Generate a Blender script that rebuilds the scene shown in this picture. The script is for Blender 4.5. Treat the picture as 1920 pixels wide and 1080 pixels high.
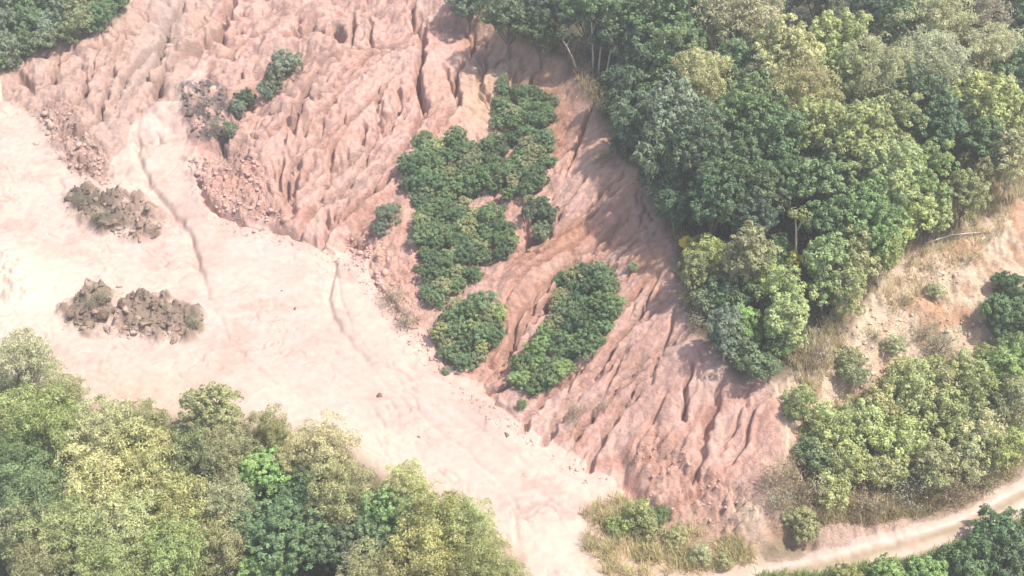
import bpy, bmesh, math, random
import numpy as np
from mathutils import Vector, Matrix
from mathutils.geometry import delaunay_2d_cdt

for _o in list(bpy.data.objects):
    bpy.data.objects.remove(_o, do_unlink=True)
scene = bpy.context.scene
COL = scene.collection
R = math.radians
random.seed(7)
rng = np.random.default_rng(11)

# ------------------------------------------------------------------ camera
CAM_H, PITCH, HFOV = 84.0, R(37), R(42)
cam_d = bpy.data.cameras.new('camera')
cam_d.angle = HFOV
cam_d.clip_start, cam_d.clip_end = 1.0, 2500.0
cam = bpy.data.objects.new('camera', cam_d)
cam.location = (0, 0, CAM_H)
cam.rotation_euler = (math.pi / 2 - PITCH, 0, 0)
COL.objects.link(cam)
scene.camera = cam

# ------------------------------------------------------------------ light
SUN_EL, SUN_AZ = R(63), R(108)          # azimuth measured from +Y (away from camera) towards +X
world = bpy.data.worlds.new('World')
scene.world = world
world.use_nodes = True
wn = world.node_tree
sky = wn.nodes.new('ShaderNodeTexSky')
sky.sky_type = 'NISHITA'
sky.sun_disc = False
sky.sun_elevation = SUN_EL
sky.sun_rotation = SUN_AZ
sky.air_density, sky.dust_density, sky.ozone_density = 1.0, 3.0, 1.0
wn.links.new(sky.outputs[0], wn.nodes['Background'].inputs[0])
wn.nodes['Background'].inputs[1].default_value = 0.15
sun_d = bpy.data.lights.new('sun', 'SUN')
sun_d.energy, sun_d.angle, sun_d.color = 4.4, R(2.0), (1.0, 0.92, 0.80)
sun = bpy.data.objects.new('sun', sun_d)
sdir = Vector((math.sin(SUN_AZ) * math.cos(SUN_EL), math.cos(SUN_AZ) * math.cos(SUN_EL), math.sin(SUN_EL)))
sun.rotation_euler = sdir.to_track_quat('Z', 'Y').to_euler()
sun.location = (60, 60, 120)
COL.objects.link(sun)
vs = scene.view_settings
vs.view_transform, vs.look, vs.exposure, vs.gamma = 'Standard', 'None', 0.70, 1.0
vs.use_curve_mapping = False
scene.cycles.max_bounces = 6
scene.cycles.diffuse_bounces = 3
scene.cycles.transmission_bounces = 3
scene.cycles.transparent_max_bounces = 4

# ------------------------------------------------------------------ survey helper
FPX = 960 / math.tan(HFOV / 2)
FW = np.array([0, math.cos(PITCH), -math.sin(PITCH)])
UP = np.array([0, math.sin(PITCH), math.cos(PITCH)])
CAM = np.array([0, 0, CAM_H])


def ray(px, py):
    return FW + np.array([1., 0, 0]) * ((px - 960) / FPX) - UP * ((py - 540) / FPX)


def at(px, py, z):
    """ground position seen at a photo pixel when it lies at height z"""
    d = ray(px, py)
    return CAM + d * ((z - CAM_H) / d[2])


# ------------------------------------------------------------------ numpy noise
_PERM = np.random.default_rng(5).permutation(4096).astype(np.int32)
_ANG = np.random.default_rng(6).uniform(0, 2 * math.pi, 4096)
_GC, _GS = np.cos(_ANG).astype(np.float32), np.sin(_ANG).astype(np.float32)


def noise(x, y, s=0):
    xf, yf = np.floor(x), np.floor(y)
    ix, iy = xf.astype(np.int32), yf.astype(np.int32)
    fx, fy = (x - xf).astype(np.float32), (y - yf).astype(np.float32)
    r0, r1 = _PERM[(iy + s * 97) & 4095], _PERM[(iy + 1 + s * 97) & 4095]

    def g(row, dx, dy):
        k = _PERM[(row + ix + dx) & 4095]
        return _GC[k] * (fx - dx) + _GS[k] * (fy - dy)
    ux = fx * fx * fx * (fx * (fx * 6 - 15) + 10)
    uy = fy * fy * fy * (fy * (fy * 6 - 15) + 10)
    a, b, c, d = g(r0, 0, 0), g(r0, 1, 0), g(r1, 0, 1), g(r1, 1, 1)
    lo = a + (b - a) * ux
    return (lo + ((c + (d - c) * ux) - lo) * uy) * 1.5


def fbm(x, y, scale, octv=4, s=0, gain=.5):
    o = np.zeros(x.shape, np.float32)
    a = 1.
    for k in range(octv):
        o += a * noise(x / scale + 13.7 * k, y / scale - 7.1 * k, s + k)
        scale *= .5
        a *= gain
    return o


def blur(a, r):
    """three box passes, r in cells"""
    r = int(round(r))
    if r < 1:
        return a
    for _ in range(3):
        for ax in (0, 1):
            p = np.concatenate([np.repeat(np.take(a, [0], ax), r + 1, ax), a, np.repeat(np.take(a, [-1], ax), r, ax)], ax)
            c = np.cumsum(p, ax)
            n = a.shape[ax]
            hi = np.take(c, np.arange(2 * r + 1, 2 * r + 1 + n), ax)
            lo = np.take(c, np.arange(0, n), ax)
            a = (hi - lo) / (2 * r + 1)
    return a
# ================================================================== TERRAIN
# surveyed lines and spots: (photo x, photo y, height); each becomes a fixed point of the ground model
def spot(px, py, z):
    f = min(1, max(0, (px - 650) / 300))
    return at(px, py, z * (1 - .30 * f * f * (3 - 2 * f)) if z > 0 else z)


def dense(line, step=1.5):
    pts = [spot(*p) for p in line]
    out = []
    for a, b in zip(pts, pts[1:]):
        n = max(1, int(np.linalg.norm(b[:2] - a[:2]) / step))
        for k in range(n):
            out.append(a + (b - a) * k / n)
    out.append(pts[-1])
    return out


TOE = [(0, 185, 2.2), (60, 215, 2.0), (100, 270, 1.6), (140, 325, 1.2), (190, 345, 1.0), (215, 305, 1.5), (250, 240, 2.5),
       (285, 195, 3.6), (325, 210, 3.2), (345, 255, 2.6), (385, 300, 2.2), (372, 335, 1.7), (392, 382, 1.2), (440, 405, 1.0), (540, 430, .8), (600, 450, .6),
       (645, 470, .5), (690, 490, .4), (720, 535, .2), (760, 590, 0), (800, 630, -.1), (835, 682, -.3), (900, 702, -.5),
       (930, 742, -.7), (970, 790, -.8), (1030, 830, -1), (1100, 870, -1.2), (1160, 892, -1.5), (1172, 930, -1.7),
       (1150, 980, -2), (1130, 1080, -2.5), (1110, 1160, -3)]
CREST = [(800, -60, 17), (835, 0, 17), (900, 30, 17), (1000, 85, 16.5), (1060, 110, 16.5), (1085, 160, 16), (1130, 230, 15),
         (1160, 290, 14.5), (1215, 350, 14), (1250, 420, 13), (1270, 510, 11.5), (1295, 600, 10), (1330, 650, 9),
         (1375, 705, 7.5), (1455, 725, 6.5), (1475, 800, 5), (1470, 860, 3.5), (1440, 930, 1.2), (1430, 965, .2)]
EDGE = [(-200, 660, 0), (0, 700, -.2), (130, 770, -.4), (330, 790, -.6), (500, 800, -.8), (640, 850, -1), (760, 920, -1.6),
        (860, 985, -2), (950, 1060, -2.8), (1010, 1150, -3.2)]
CLIFF_TOP = [(2100, 300, 16), (1920, 370, 15), (1820, 420, 14), (1700, 470, 12.8), (1640, 540, 11), (1580, 620, 9), (1530, 690, 7.5)]
CLIFF_FOOT = [(2100, 640, 6.5), (1920, 640, 6), (1800, 670, 4.8), (1700, 690, 4.5), (1620, 740, 3.5), (1560, 790, 2.6), (1510, 870, .8)]
ROAD_HI = [(2250, 740, -2.2), (2100, 800, -2.3), (1920, 893, -2.6), (1800, 960, -2.9), (1680, 1000, -3.1), (1550, 1040, -3.2), (1440, 1056, -3.2), (1330, 1078, -3.2), (1240, 1110, -3.3), (1150, 1190, -3.5)]
ROAD_LO = [(2250, 830, -2.3), (2100, 880, -2.4), (1920, 968, -2.8), (1820, 1015, -3), (1700, 1050, -3.2), (1560, 1078, -3.3), (1420, 1110, -3.4), (1330, 1150, -3.5), (1280, 1220, -3.6)]
SPOTS = [(0, 260, 1.6), (0, 340, 1), (0, 440, .6), (0, 560, .5), (0, 640, .2), (120, 380, .8), (250, 480, .2), (400, 480, 0), (550, 520, 0),
         (350, 650, 0), (600, 650, -.2), (200, 740, -.2), (450, 740, -.4), (700, 780, -.7), (800, 860, -1.2), (900, 930, -1.6),
         (1000, 1000, -2), (1000, 1100, -2.7), (290, 330, 1.2), (290, 260, 2.1), (470, 450, .3), (320, 400, .7),
         (0, 900, -6), (300, 950, -6.5), (600, 1000, -6.5), (850, 1090, -6.5), (400, 1100, -8), (0, 1080, -8), (700, 1200, -8), (-200, 900, -6), (-300, 1100, -8),
         # eroded face below the crest
         (985, 195, 11.5), (1040, 202, 12), (1068, 262, 11.6), (1095, 330, 11), (1000, 300, 9), (900, 100, 12.5), (960, 120, 13), (790, 100, 11.5),
         (840, 160, 10.5), (700, 250, 6), (760, 330, 5), (600, 350, 2.6), (650, 200, 7.5), (860, 330, 6.3), (800, 450, 3.4), (870, 560, 2.2), (930, 400, 6),
         (1010, 420, 7.2), (1100, 400, 9.2), (950, 540, 3.6), (1130, 500, 7.4), (1050, 620, 3.8), (1150, 640, 5), (1200, 560, 8.2), (1190, 760, 3.2), (1300, 760, 4.2),
         (1240, 870, .8), (1330, 870, 1.4), (1400, 820, 3.2), (1290, 940, -1.2), (1380, 960, -.8), (1250, 990, -2.2), (1360, 1030, -2.7),
         # broken ground at upper left
         (640, 60, 9.2), (500, 20, 8), (400, 0, 7.5), (330, 100, 5.2), (240, 0, 8.5), (180, 60, 6.8), (90, 85, 5.4), (20, 130, 4), (0, 90, 5.8), (0, 0, 8.4),
         (330, 178, 4.6), (450, 200, 4.6), (420, 272, 2.8), (550, 180, 6), (480, 330, 2.2), (540, 395, 1.3), (300, 50, 5.8), (620, 160, 7.6), (780, 0, 13.5), (700, 0, 11.2),
         (120, 180, 3.6), (180, 230, 3.2), (150, 290, 2.2), (60, 170, 2.8), (230, 150, 4.3), (500, 260, 3.9), (430, 350, 1.9),
         (400, -120, 9), (0, -150, 10), (700, -120, 14),
         # hill top under the trees
         (1150, 60, 18), (1300, 50, 19), (1300, 200, 17), (1300, 350, 15.5), (1330, 480, 13), (1420, 500, 13), (1500, 400, 15), (1500, 560, 11.4), (1400, 600, 11),
         (1450, 670, 8.6), (1600, 300, 18), (1600, 480, 13.6), (1700, 350, 16.4), (1850, 300, 17), (1920, 200, 19), (1600, 100, 21), (1900, 0, 23), (1500, 0, 22), (1000, -60, 19), (1500, -150, 25), (2000, -150, 27), (2200, 150, 22),
         # shrub slope down to the track
         (1900, 800, 1), (1750, 820, .5), (1650, 880, -1), (1900, 868, -1.4), (1560, 950, -1.6), (1490, 960, -.6), (1600, 800, 1.6), (1460, 1010, -1.8), (1560, 1000, -2.2), (1650, 960, -2), (2100, 750, 1),
         (1920, 1060, -4.4), (1800, 1085, -4.6), (1600, 1180, -5), (2100, 1000, -4.5)]
FAR = [(-140, 260, 14), (-60, 260, 16), (20, 270, 26), (100, 260, 32), (150, 180, 26), (150, 110, 12), (150, 60, -6), (90, 50, -7), (0, 40, -9),
       (-80, 40, -9), (-140, 70, -8), (-140, 130, 2), (-120, 180, 8), (-100, 110, 0), (85, 130, 20), (90, 95, 2), (60, 66, -6)]
# a long way out the country stays rolling
FAR += [(-600, -200, -8), (600, -200, -8), (600, 900, 30), (-600, 900, 20), (0, 900, 34), (-600, 300, 8), (600, 300, 20), (0, -200, -10)]

P = []
for ln in (TOE, CREST, EDGE, CLIFF_TOP, CLIFF_FOOT, ROAD_HI, ROAD_LO):
    P += dense(ln)
# steep bare lip under the rim
for q in dense(CREST[1:6], 1.2):
    P.append(q + np.array([-1.0, -.35, -2.3 if q[2] > 8 else -1.2]))
P += [spot(*s) for s in SPOTS]
P += [np.array(f, float) for f in FAR]
P = np.array(P)
_v, _e, TRI, *_ = delaunay_2d_cdt([Vector(p[:2]) for p in P], [], [], 0, 1e-6)
PV = np.array([[v.x, v.y] for v in _v])
_d = ((PV[:, None, :] - P[None, :, :2]) ** 2).sum(2)
PZ = P[_d.argmin(1), 2]


def tin(X, Y):
    Z = np.full(X.shape, np.nan)
    for t in TRI:
        (ax, ay), (bx, by), (cx, cy) = PV[t[0]], PV[t[1]], PV[t[2]]
        lo_x, hi_x = min(ax, bx, cx), max(ax, bx, cx)
        lo_y, hi_y = min(ay, by, cy), max(ay, by, cy)
        i0, i1 = np.searchsorted(X[0], lo_x), np.searchsorted(X[0], hi_x, 'right')
        j0, j1 = np.searchsorted(Y[:, 0], lo_y), np.searchsorted(Y[:, 0], hi_y, 'right')
        if i1 <= i0 or j1 <= j0:
            continue
        den = (by - cy) * (ax - cx) + (cx - bx) * (ay - cy)
        if abs(den) < 1e-9:
            continue
        sx, sy = X[j0:j1, i0:i1], Y[j0:j1, i0:i1]
        w0 = ((by - cy) * (sx - cx) + (cx - bx) * (sy - cy)) / den
        w1 = ((cy - ay) * (sx - cx) + (ax - cx) * (sy - cy)) / den
        w2 = 1 - w0 - w1
        m = (w0 > -1e-6) & (w1 > -1e-6) & (w2 > -1e-6)
        z = w0 * PZ[t[0]] + w1 * PZ[t[1]] + w2 * PZ[t[2]]
        Z[j0:j1, i0:i1][m] = z[m]
    return Z


X0, X1, Y0, Y1, DX = -74.0, 58.0, 70.0, 184.0, 0.15
gx, gy = np.arange(X0, X1, DX), np.arange(Y0, Y1, DX)
GX, GY = np.meshgrid(gx, gy)
NX, NY = len(gx), len(gy)
Z = tin(GX, GY)
Z = np.where(np.isnan(Z), 0, Z)
Z = .7 * blur(Z, 3) + .3 * blur(Z, 9)


def hgt(x, y, Zs=None):
    """bilinear ground height"""
    Zs = Z if Zs is None else Zs
    fx = np.clip((np.asarray(x, float) - X0) / DX, 0, NX - 1.001)
    fy = np.clip((np.asarray(y, float) - Y0) / DX, 0, NY - 1.001)
    i, j = fx.astype(int), fy.astype(int)
    u, v = fx - i, fy - j
    return (Zs[j, i] * (1 - u) + Zs[j, i + 1] * u) * (1 - v) + (Zs[j + 1, i] * (1 - u) + Zs[j + 1, i + 1] * u) * v


_T = np.arange(70, 330, .12)


def cast(px, py, off=0.0, Zs=None):
    """where the sight line through a photo pixel comes within `off` metres above the ground"""
    d = ray(px, py)
    pts = CAM[None] + d[None] * _T[:, None]
    c = pts[:, 2] - off - hgt(pts[:, 0], pts[:, 1], Zs)
    k = int(np.argmax(c < 0)) if (c < 0).any() else len(c) - 1
    p = pts[k]
    return np.array([p[0], p[1], p[2] - off])


ZB = Z.copy()


def wpoly(pix):
    """photo outline -> fixed outline on the ground (subdivided)"""
    out = []
    for a, b in zip(pix, pix[1:] + pix[:1]):
        for k in range(3):
            out.append(cast(a[0] + (b[0] - a[0]) * k / 3, a[1] + (b[1] - a[1]) * k / 3, 0, ZB)[:2])
    return np.array(out)


WARPX = fbm(GX, GY, 3.2, 4, 201, .6) * .55
WARPY = fbm(GX, GY, 3.2, 4, 211, .6) * .55


def mask(pix, soft=1.0):
    pl = wpoly(pix)
    m = np.zeros(Z.shape)
    pad = 2 + soft * 5
    i0, i1 = np.searchsorted(gx, pl[:, 0].min() - pad), np.searchsorted(gx, pl[:, 0].max() + pad)
    j0, j1 = np.searchsorted(gy, pl[:, 1].min() - pad), np.searchsorted(gy, pl[:, 1].max() + pad)
    sx, sy = GX[j0:j1, i0:i1] + WARPX[j0:j1, i0:i1], GY[j0:j1, i0:i1] + WARPY[j0:j1, i0:i1]
    mm = np.zeros(sx.shape, bool)
    for (ax, ay), (bx, by) in zip(pl, np.roll(pl, -1, 0)):
        if ay == by:
            continue
        c = ((ay > sy) != (by > sy)) & (sx < (bx - ax) * (sy - ay) / (by - ay) + ax)
        mm ^= c
    mm = mm.astype(float)
    m[j0:j1, i0:i1] = blur(mm, soft / DX) if soft > 0 and mm.size else mm
    return m


def line_field(pts, reach):
    """distance to a ground line and the position along it (0..1), inside its reach"""
    D = np.full(Z.shape, 1e3)
    T = np.zeros(Z.shape)
    pts = np.array(pts)
    L = np.concatenate([[0], np.cumsum(np.linalg.norm(np.diff(pts[:, :2], axis=0), axis=1))])
    for k in range(len(pts) - 1):
        a, b = pts[k, :2], pts[k + 1, :2]
        lo, hi = np.minimum(a, b) - reach, np.maximum(a, b) + reach
        i0, i1 = np.searchsorted(gx, lo[0]), np.searchsorted(gx, hi[0])
        j0, j1 = np.searchsorted(gy, lo[1]), np.searchsorted(gy, hi[1])
        if i1 <= i0 or j1 <= j0:
            continue
        sx, sy = GX[j0:j1, i0:i1], GY[j0:j1, i0:i1]
        ab = b - a
        t = np.clip(((sx - a[0]) * ab[0] + (sy - a[1]) * ab[1]) / max(1e-9, ab @ ab), 0, 1)
        d = np.hypot(sx - a[0] - t * ab[0], sy - a[1] - t * ab[1])
        s = D[j0:j1, i0:i1]
        u = d < s
        s[u] = d[u]
        T[j0:j1, i0:i1][u] = ((L[k] + t * np.linalg.norm(ab)) / L[-1])[u]
    return D, T


def wline(pix, jit=0.0):
    pts = []
    for a, b in zip(pix, pix[1:]):
        for k in range(4):
            pts.append(cast(a[0] + (b[0] - a[0]) * k / 4, a[1] + (b[1] - a[1]) * k / 4, 0, ZB))
    pts.append(cast(*pix[-1], 0, ZB))
    pts = np.array(pts)
    if jit:
        pts[1:-1, :2] += rng.normal(0, jit, pts[1:-1, :2].shape)
    return pts


# ------------------------------------------------------------------ areas
A_SLOPE = [(345, 200), (400, 150), (330, 60), (330, -40), (835, -10), (900, 30), (1000, 85), (1060, 110), (1085, 160), (1130, 230), (1160, 290), (1215, 350),
           (1250, 420), (1270, 510), (1295, 600), (1330, 650), (1375, 705), (1455, 725), (1475, 800), (1470, 860), (1440, 930), (1490, 985), (1400, 1040), (1240, 1020), (1172, 930),
           (1160, 892), (1100, 870), (1030, 830), (970, 790), (930, 742), (900, 702), (835, 682), (800, 630), (760, 590), (720, 535), (690, 490), (645, 470), (600, 450),
           (540, 430), (440, 405), (392, 382), (372, 335), (385, 300), (345, 255)]
A_BROKEN = [(0, 130), (90, 75), (240, 30), (250, -60), (420, -60), (400, 60), (330, 190), (285, 195), (250, 240), (215, 305), (190, 345), (140, 325), (100, 270), (60, 215), (0, 185)]
A_HILL = [(835, -60), (900, 30), (1000, 85), (1060, 110), (1085, 160), (1130, 230), (1160, 290), (1215, 350), (1250, 420), (1270, 510), (1295, 600), (1330, 650), (1375, 705), (1455, 725),
          (1530, 690), (1580, 620), (1640, 540), (1700, 470), (1820, 420), (1920, 370), (2100, 300), (2100, -120), (835, -120)]
A_CLIFF = [(2000, 335), (1820, 415), (1700, 465), (1640, 535), (1580, 615), (1520, 690), (1455, 725), (1480, 800), (1475, 860), (1510, 870), (1560, 790), (1620, 740), (1700, 690), (1800, 670), (1920, 640), (2000, 640)]
A_BANK = [(1475, 860), (1510, 870), (1560, 790), (1620, 740), (1700, 690), (1800, 670), (1920, 640), (2100, 640), (2100, 800), (1920, 893), (1800, 960), (1680, 1000), (1550, 1040), (1440, 1056), (1400, 1040), (1490, 985), (1440, 930)]
A_ROAD = [p[:2] for p in ROAD_HI[1:-2]] + [p[:2] for p in ROAD_LO[1:-2]][::-1]
A_SCRUB = [(-200, 200), (0, 135), (90, 80), (235, 35), (240, -120), (-200, -120)]
M_RUB = None
M_SLOPE, M_BROKEN, M_HILL, M_CLIFF, M_BANK, M_ROAD, M_SCRUB = (mask(a, .5) for a in (A_SLOPE, A_BROKEN, A_HILL, A_CLIFF, A_BANK, A_ROAD, A_SCRUB))

# ------------------------------------------------------------------ relief
# wide hollows that hold the scrub, and the spurs between them
for pix, w, dep in (([(985, 200), (900, 300), (830, 400), (850, 540), (870, 660)], 5.0, 1.5), ([(1130, 470), (1080, 580), (1000, 720)], 4.0, 1.0),
                    ([(560, 110), (470, 190), (420, 270)], 2.6, 1.3), ([(720, 400), (660, 470)], 1.8, 1.0), ([(1040, 360), (1000, 440)], 2.2, .9)):
    D, T = line_field(wline(pix), w * 2.2)
    Z -= dep * np.exp(-(D / w) ** 2)
for pix, w, up in (([(1190, 350), (1060, 450), (940, 560), (830, 590)], 2.2, .9), ([(800, 260), (720, 400), (690, 470)], 2.5, .6), ([(1210, 480), (1090, 690), (960, 780)], 3.0, .6),
                   ([(650, 110), (480, 300), (400, 370)], 2.5, .8), ([(1280, 700), (1240, 800), (1190, 860)], 2.0, .5)):
    D, T = line_field(wline(pix), w * 2.2)
    Z += up * np.exp(-(D / w) ** 2)
Z += M_SLOPE * (fbm(GX, GY, 7, 3, 3) * .45 + fbm(GX, GY, 1.9, 4, 9, .6) * .15)
up_left = np.clip(mask([(330, 200), (420, 290), (560, 400), (600, 300), (700, 60), (820, -40), (250, -60), (0, 120), (0, 185), (100, 270), (190, 345)], 3), 0, 1)
Z += up_left * (np.abs(fbm(GX, GY, 6.5, 3, 21)) * 1.3 - .4)
Z += M_BROKEN * (fbm(GX, GY, 1.8, 3, 23) * .25)
Z += M_CLIFF * (fbm(GX, GY, 2.6, 5, 31, .6) * .75)
Z += np.maximum(M_BANK, M_SCRUB) * fbm(GX, GY, 3, 3, 41) * .35
Z += M_HILL * fbm(GX, GY, 6, 3, 51) * .6
Z += (1 - M_SLOPE) * (1 - M_ROAD) * fbm(GX, GY, 9, 3, 61) * .12

# ------------------------------------------------------------------ running water: stream-power incision of rills and gullies
M_NOSE = mask([(1180, 620), (1290, 600), (1470, 740), (1470, 860), (1400, 960), (1240, 960), (1000, 830), (1090, 700)], 2.5)
M_RAMP = mask([(300, -40), (355, -40), (330, 40), (290, 110), (240, 190), (215, 250), (185, 290), (185, 240), (230, 170), (275, 90)], .8)
KM = np.clip(M_SLOPE * 1.0 + M_BROKEN * .8 + M_CLIFF * .2, 0, 1) * (1 - .62 * M_NOSE) * (1 - .8 * M_RAMP)
M_RUB = np.maximum.reduce([mask([(350, 285), (480, 285), (545, 425), (440, 405), (385, 375)], .5), mask([(60, 205), (130, 190), (190, 260), (230, 345), (150, 330), (100, 270)], .5), .8 * mask([(330, 160), (400, 148), (450, 190), (440, 275), (360, 268), (340, 210)], .4),
                           .7 * mask([(1165, 860), (1230, 790), (1300, 860), (1430, 950), (1400, 1010), (1230, 960)], .5), .6 * mask([(640, 440), (700, 400), (780, 470), (760, 560), (690, 490)], .5)])
Z += M_RUB * (np.abs(fbm(GX, GY, 1.5, 4, 66, .6)) * 1.1 - .15)
# lumpy, cracked crust
Z += KM * (np.abs(fbm(GX + .5 * GY, GY - .3 * GX, 1.7, 3, 63)) * (.12 + .08 * up_left) + np.abs(fbm(GX, GY, .75, 2, 64)) * .10)


A0 = .30 + .9 * np.clip(.5 + fbm(GX, GY, 9, 2, 65), 0, 1)


def erode(Z, KM, steps, K, m, seed):
    r = np.random.default_rng(seed)
    offs = [(-1, -1), (-1, 0), (-1, 1), (0, -1), (0, 1), (1, -1), (1, 0), (1, 1)]
    act = KM > .02
    idx = np.arange(NX * NY).reshape(NY, NX)
    for st in range(steps):
        best = np.zeros(Z.shape)
        rec = idx.copy()
        ln = np.full(Z.shape, DX)
        for dj, di in offs:
            dist = DX * math.hypot(dj, di)
            s = np.zeros(Z.shape)
            sl = (slice(max(0, -dj), NY - max(0, dj)), slice(max(0, -di), NX - max(0, di)))
            sh = (slice(max(0, dj), NY + min(0, dj)), slice(max(0, di), NX + min(0, di)))
            s[sl] = (Z[sl] - Z[sh]) / dist
            s *= (.55 + .9 * r.random(Z.shape))
            u = s > best
            best[u] = s[u]
            tgt = np.zeros(Z.shape, int)
            tgt[sl] = idx[sh]
            rec[u] = tgt[u]
            ln[u] = dist
        zf = Z.ravel()
        nodes = np.flatnonzero(act.ravel())
        order = nodes[np.argsort(-zf[nodes], kind='stable')].tolist()
        recl = rec.ravel().tolist()
        A = [DX * DX] * (NX * NY)
        for i in order:
            q = recl[i]
            if q != i:
                A[q] += A[i]
        A = np.array(A)
        F = (K * KM.ravel() * np.maximum(A - A0.ravel(), 0) ** m / ln.ravel())
        F = np.minimum(F, 30).tolist()
        z = zf.tolist()
        for i in reversed(order):
            q = recl[i]
            if q != i and z[q] < z[i]:
                f = F[i]
                z[i] = (z[i] + f * z[q]) / (1 + f)
        Zn = np.array(z).reshape(NY, NX)
        Z = Zn
    return Z, A.reshape(NY, NX)


# gullies one can follow in the photograph
GULLY = [([(785, 30), (790, 95), (780, 150), (800, 200), (770, 260), (740, 300)], .45, .9), ([(770, 90), (700, 100), (640, 140), (560, 220), (540, 290)], .4, .8),
         ([(655, 90), (600, 120), (545, 220), (500, 270), (480, 300)], .7, 1.0), ([(860, 190), (830, 230), (800, 260)], .6, .9), ([(830, 120), (850, 170), (865, 200)], .4, .7),
         ([(335, 20), (305, 70), (290, 120), (230, 200), (190, 230)], .6, 1.0), ([(440, -10), (410, 70), (340, 100), (310, 130), (295, 180)], .8, 1.3), ([(590, 45), (530, 110), (470, 170), (430, 230)], .7, 1.2),
         ([(110, 100), (100, 150), (50, 190)], .5, .9), ([(200, 80), (130, 100), (90, 160)], .4, .7), ([(340, 260), (300, 270), (290, 250)], .4, .5), ([(560, 310), (545, 350), (545, 410)], .6, 1.0), ([(700, 400), (660, 440), (640, 460)], .6, .9),
         ([(1250, 740), (1215, 800), (1190, 850)], .3, .6), ([(1305, 730), (1275, 800)], .25, .5), ([(1345, 735), (1330, 790), (1300, 850)], .28, .6), ([(1400, 740), (1380, 800), (1340, 860)], .28, .6), ([(1450, 735), (1410, 770), (1395, 830), (1355, 890)], .3, .7),
         ([(1150, 700), (1120, 760), (1090, 820), (1060, 850)], .25, .5), ([(1080, 690), (1050, 760), (1010, 800)], .22, .45), ([(1180, 640), (1130, 740)], .22, .5), ([(1170, 330), (1130, 360), (1100, 400), (1010, 470)], .5, .7), ([(1180, 400), (1060, 500), (1000, 590), (940, 660), (910, 700)], .5, .8),
         ([(1100, 440), (960, 540), (940, 580)], .4, .6), ([(1130, 160), (1090, 250), (1060, 330)], .5, .8), ([(890, 60), (880, 110)], .35, .8), ([(930, 40), (910, 90)], .35, .8),
         ([(1120, 690), (1065, 700), (950, 770)], .2, .4), ([(1240, 880), (1330, 900), (1400, 940)], .35, .5), ([(1280, 830), (1240, 860), (1180, 880)], .5, .7),
         ([(372, 340), (390, 385), (440, 412), (540, 438), (600, 458), (630, 480)], .45, .9), ([(690, 496), (716, 540), (756, 596)], .35, .6), ([(905, 708), (932, 750), (972, 796)], .35, .6),
         ([(433, -10), (413, 55), (373, 95), (348, 102)], .8, 1.8), ([(308, 120), (296, 150), (290, 185)], .6, 1.5), ([(348, -10), (328, 35), (300, 80), (268, 105), (233, 145), (223, 175), (193, 215)], .5, 1.2),
         ([(653, 95), (608, 135), (573, 155), (560, 210), (538, 250), (533, 290)], .6, 1.5), ([(783, -5), (768, 20), (778, 55), (753, 85), (700, 92), (653, 97)], .45, 1.2), ([(798, 40), (795, 85), (783, 115), (790, 145), (768, 195)], .4, 1.1),
         ([(738, 90), (658, 150), (578, 235), (560, 280)], .28, .7), ([(753, 125), (678, 200), (618, 285)], .28, .7), ([(688, 120), (618, 170), (590, 200)], .26, .6), ([(718, 165), (653, 225), (603, 280)], .28, .7), ([(778, 165), (713, 235), (668, 300), (600, 350), (548, 380)], .32, .8),
         ([(763, 210), (688, 280), (603, 325), (553, 378)], .3, .8), ([(748, 325), (668, 385), (623, 425)], .4, 1.0), ([(713, 280), (638, 350), (565, 410)], .3, .8), ([(540, 320), (533, 385)], .5, 1.1), ([(613, 395), (613, 438)], .5, 1.0), ([(655, 440), (690, 462)], .5, 1.0),
         ([(520, 45), (470, 70), (420, 110), (380, 130)], .5, 1.0), ([(600, 30), (560, 60), (520, 75)], .5, 1.0), ([(480, 270), (460, 310), (445, 350)], .45, .9), ([(500, 210), (470, 260), (440, 290)], .4, .9), ([(660, 20), (664, 90)], .35, 1.0), ([(690, 30), (700, 88)], .3, .7), ([(625, 40), (640, 80)], .9, 1.6),
         ([(865, 110), (850, 160), (865, 195), (842, 215)], .5, 1.2), ([(1200, 440), (1120, 520), (1080, 600)], .3, .6), ([(1235, 520), (1190, 600), (1140, 680), (1090, 740)], .26, .6), ([(1265, 580), (1240, 660), (1220, 720)], .24, .5), ([(1100, 330), (1050, 390), (1030, 440)], .4, .8), ([(1150, 370), (1080, 430), (1000, 480), (900, 540)], .4, .8),
         ([(1085, 470), (1000, 560), (960, 640), (930, 700)], .35, .8), ([(1020, 530), (975, 590), (935, 670)], .3, .7), ([(30, 130), (60, 160), (50, 185)], .5, 1.0), ([(150, 120), (165, 170), (120, 220)], .5, 1.0), ([(210, 130), (200, 180), (160, 250), (140, 300)], .5, 1.1), ([(240, 60), (220, 100), (180, 130)], .4, .8)]
GFIELD = []
for pix, w, dep in GULLY:
    if pix[0][0] < 815 and pix[0][1] < 460:      # the broken ground at upper left is cut deepest
        w, dep = w * 1.0, dep * 1.35
    else:
        w, dep = max(.2, w * .72), dep * (.75 if pix[0][1] > 600 else 1.4)
    ln_ = wline(pix, .16)
    rch = w * 3 + .3
    i0, i1 = np.searchsorted(gx, [ln_[:, 0].min() - rch, ln_[:, 0].max() + rch])
    j0, j1 = np.searchsorted(gy, [ln_[:, 1].min() - rch, ln_[:, 1].max() + rch])
    D, T = line_field(ln_, rch)
    GFIELD.append((slice(j0, j1), slice(i0, i1), D[j0:j1, i0:i1].copy(), T[j0:j1, i0:i1].copy(), w, dep))
WOB = .75 + .6 * noise(GX / 1.1, GY / 1.1, 77)


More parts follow.
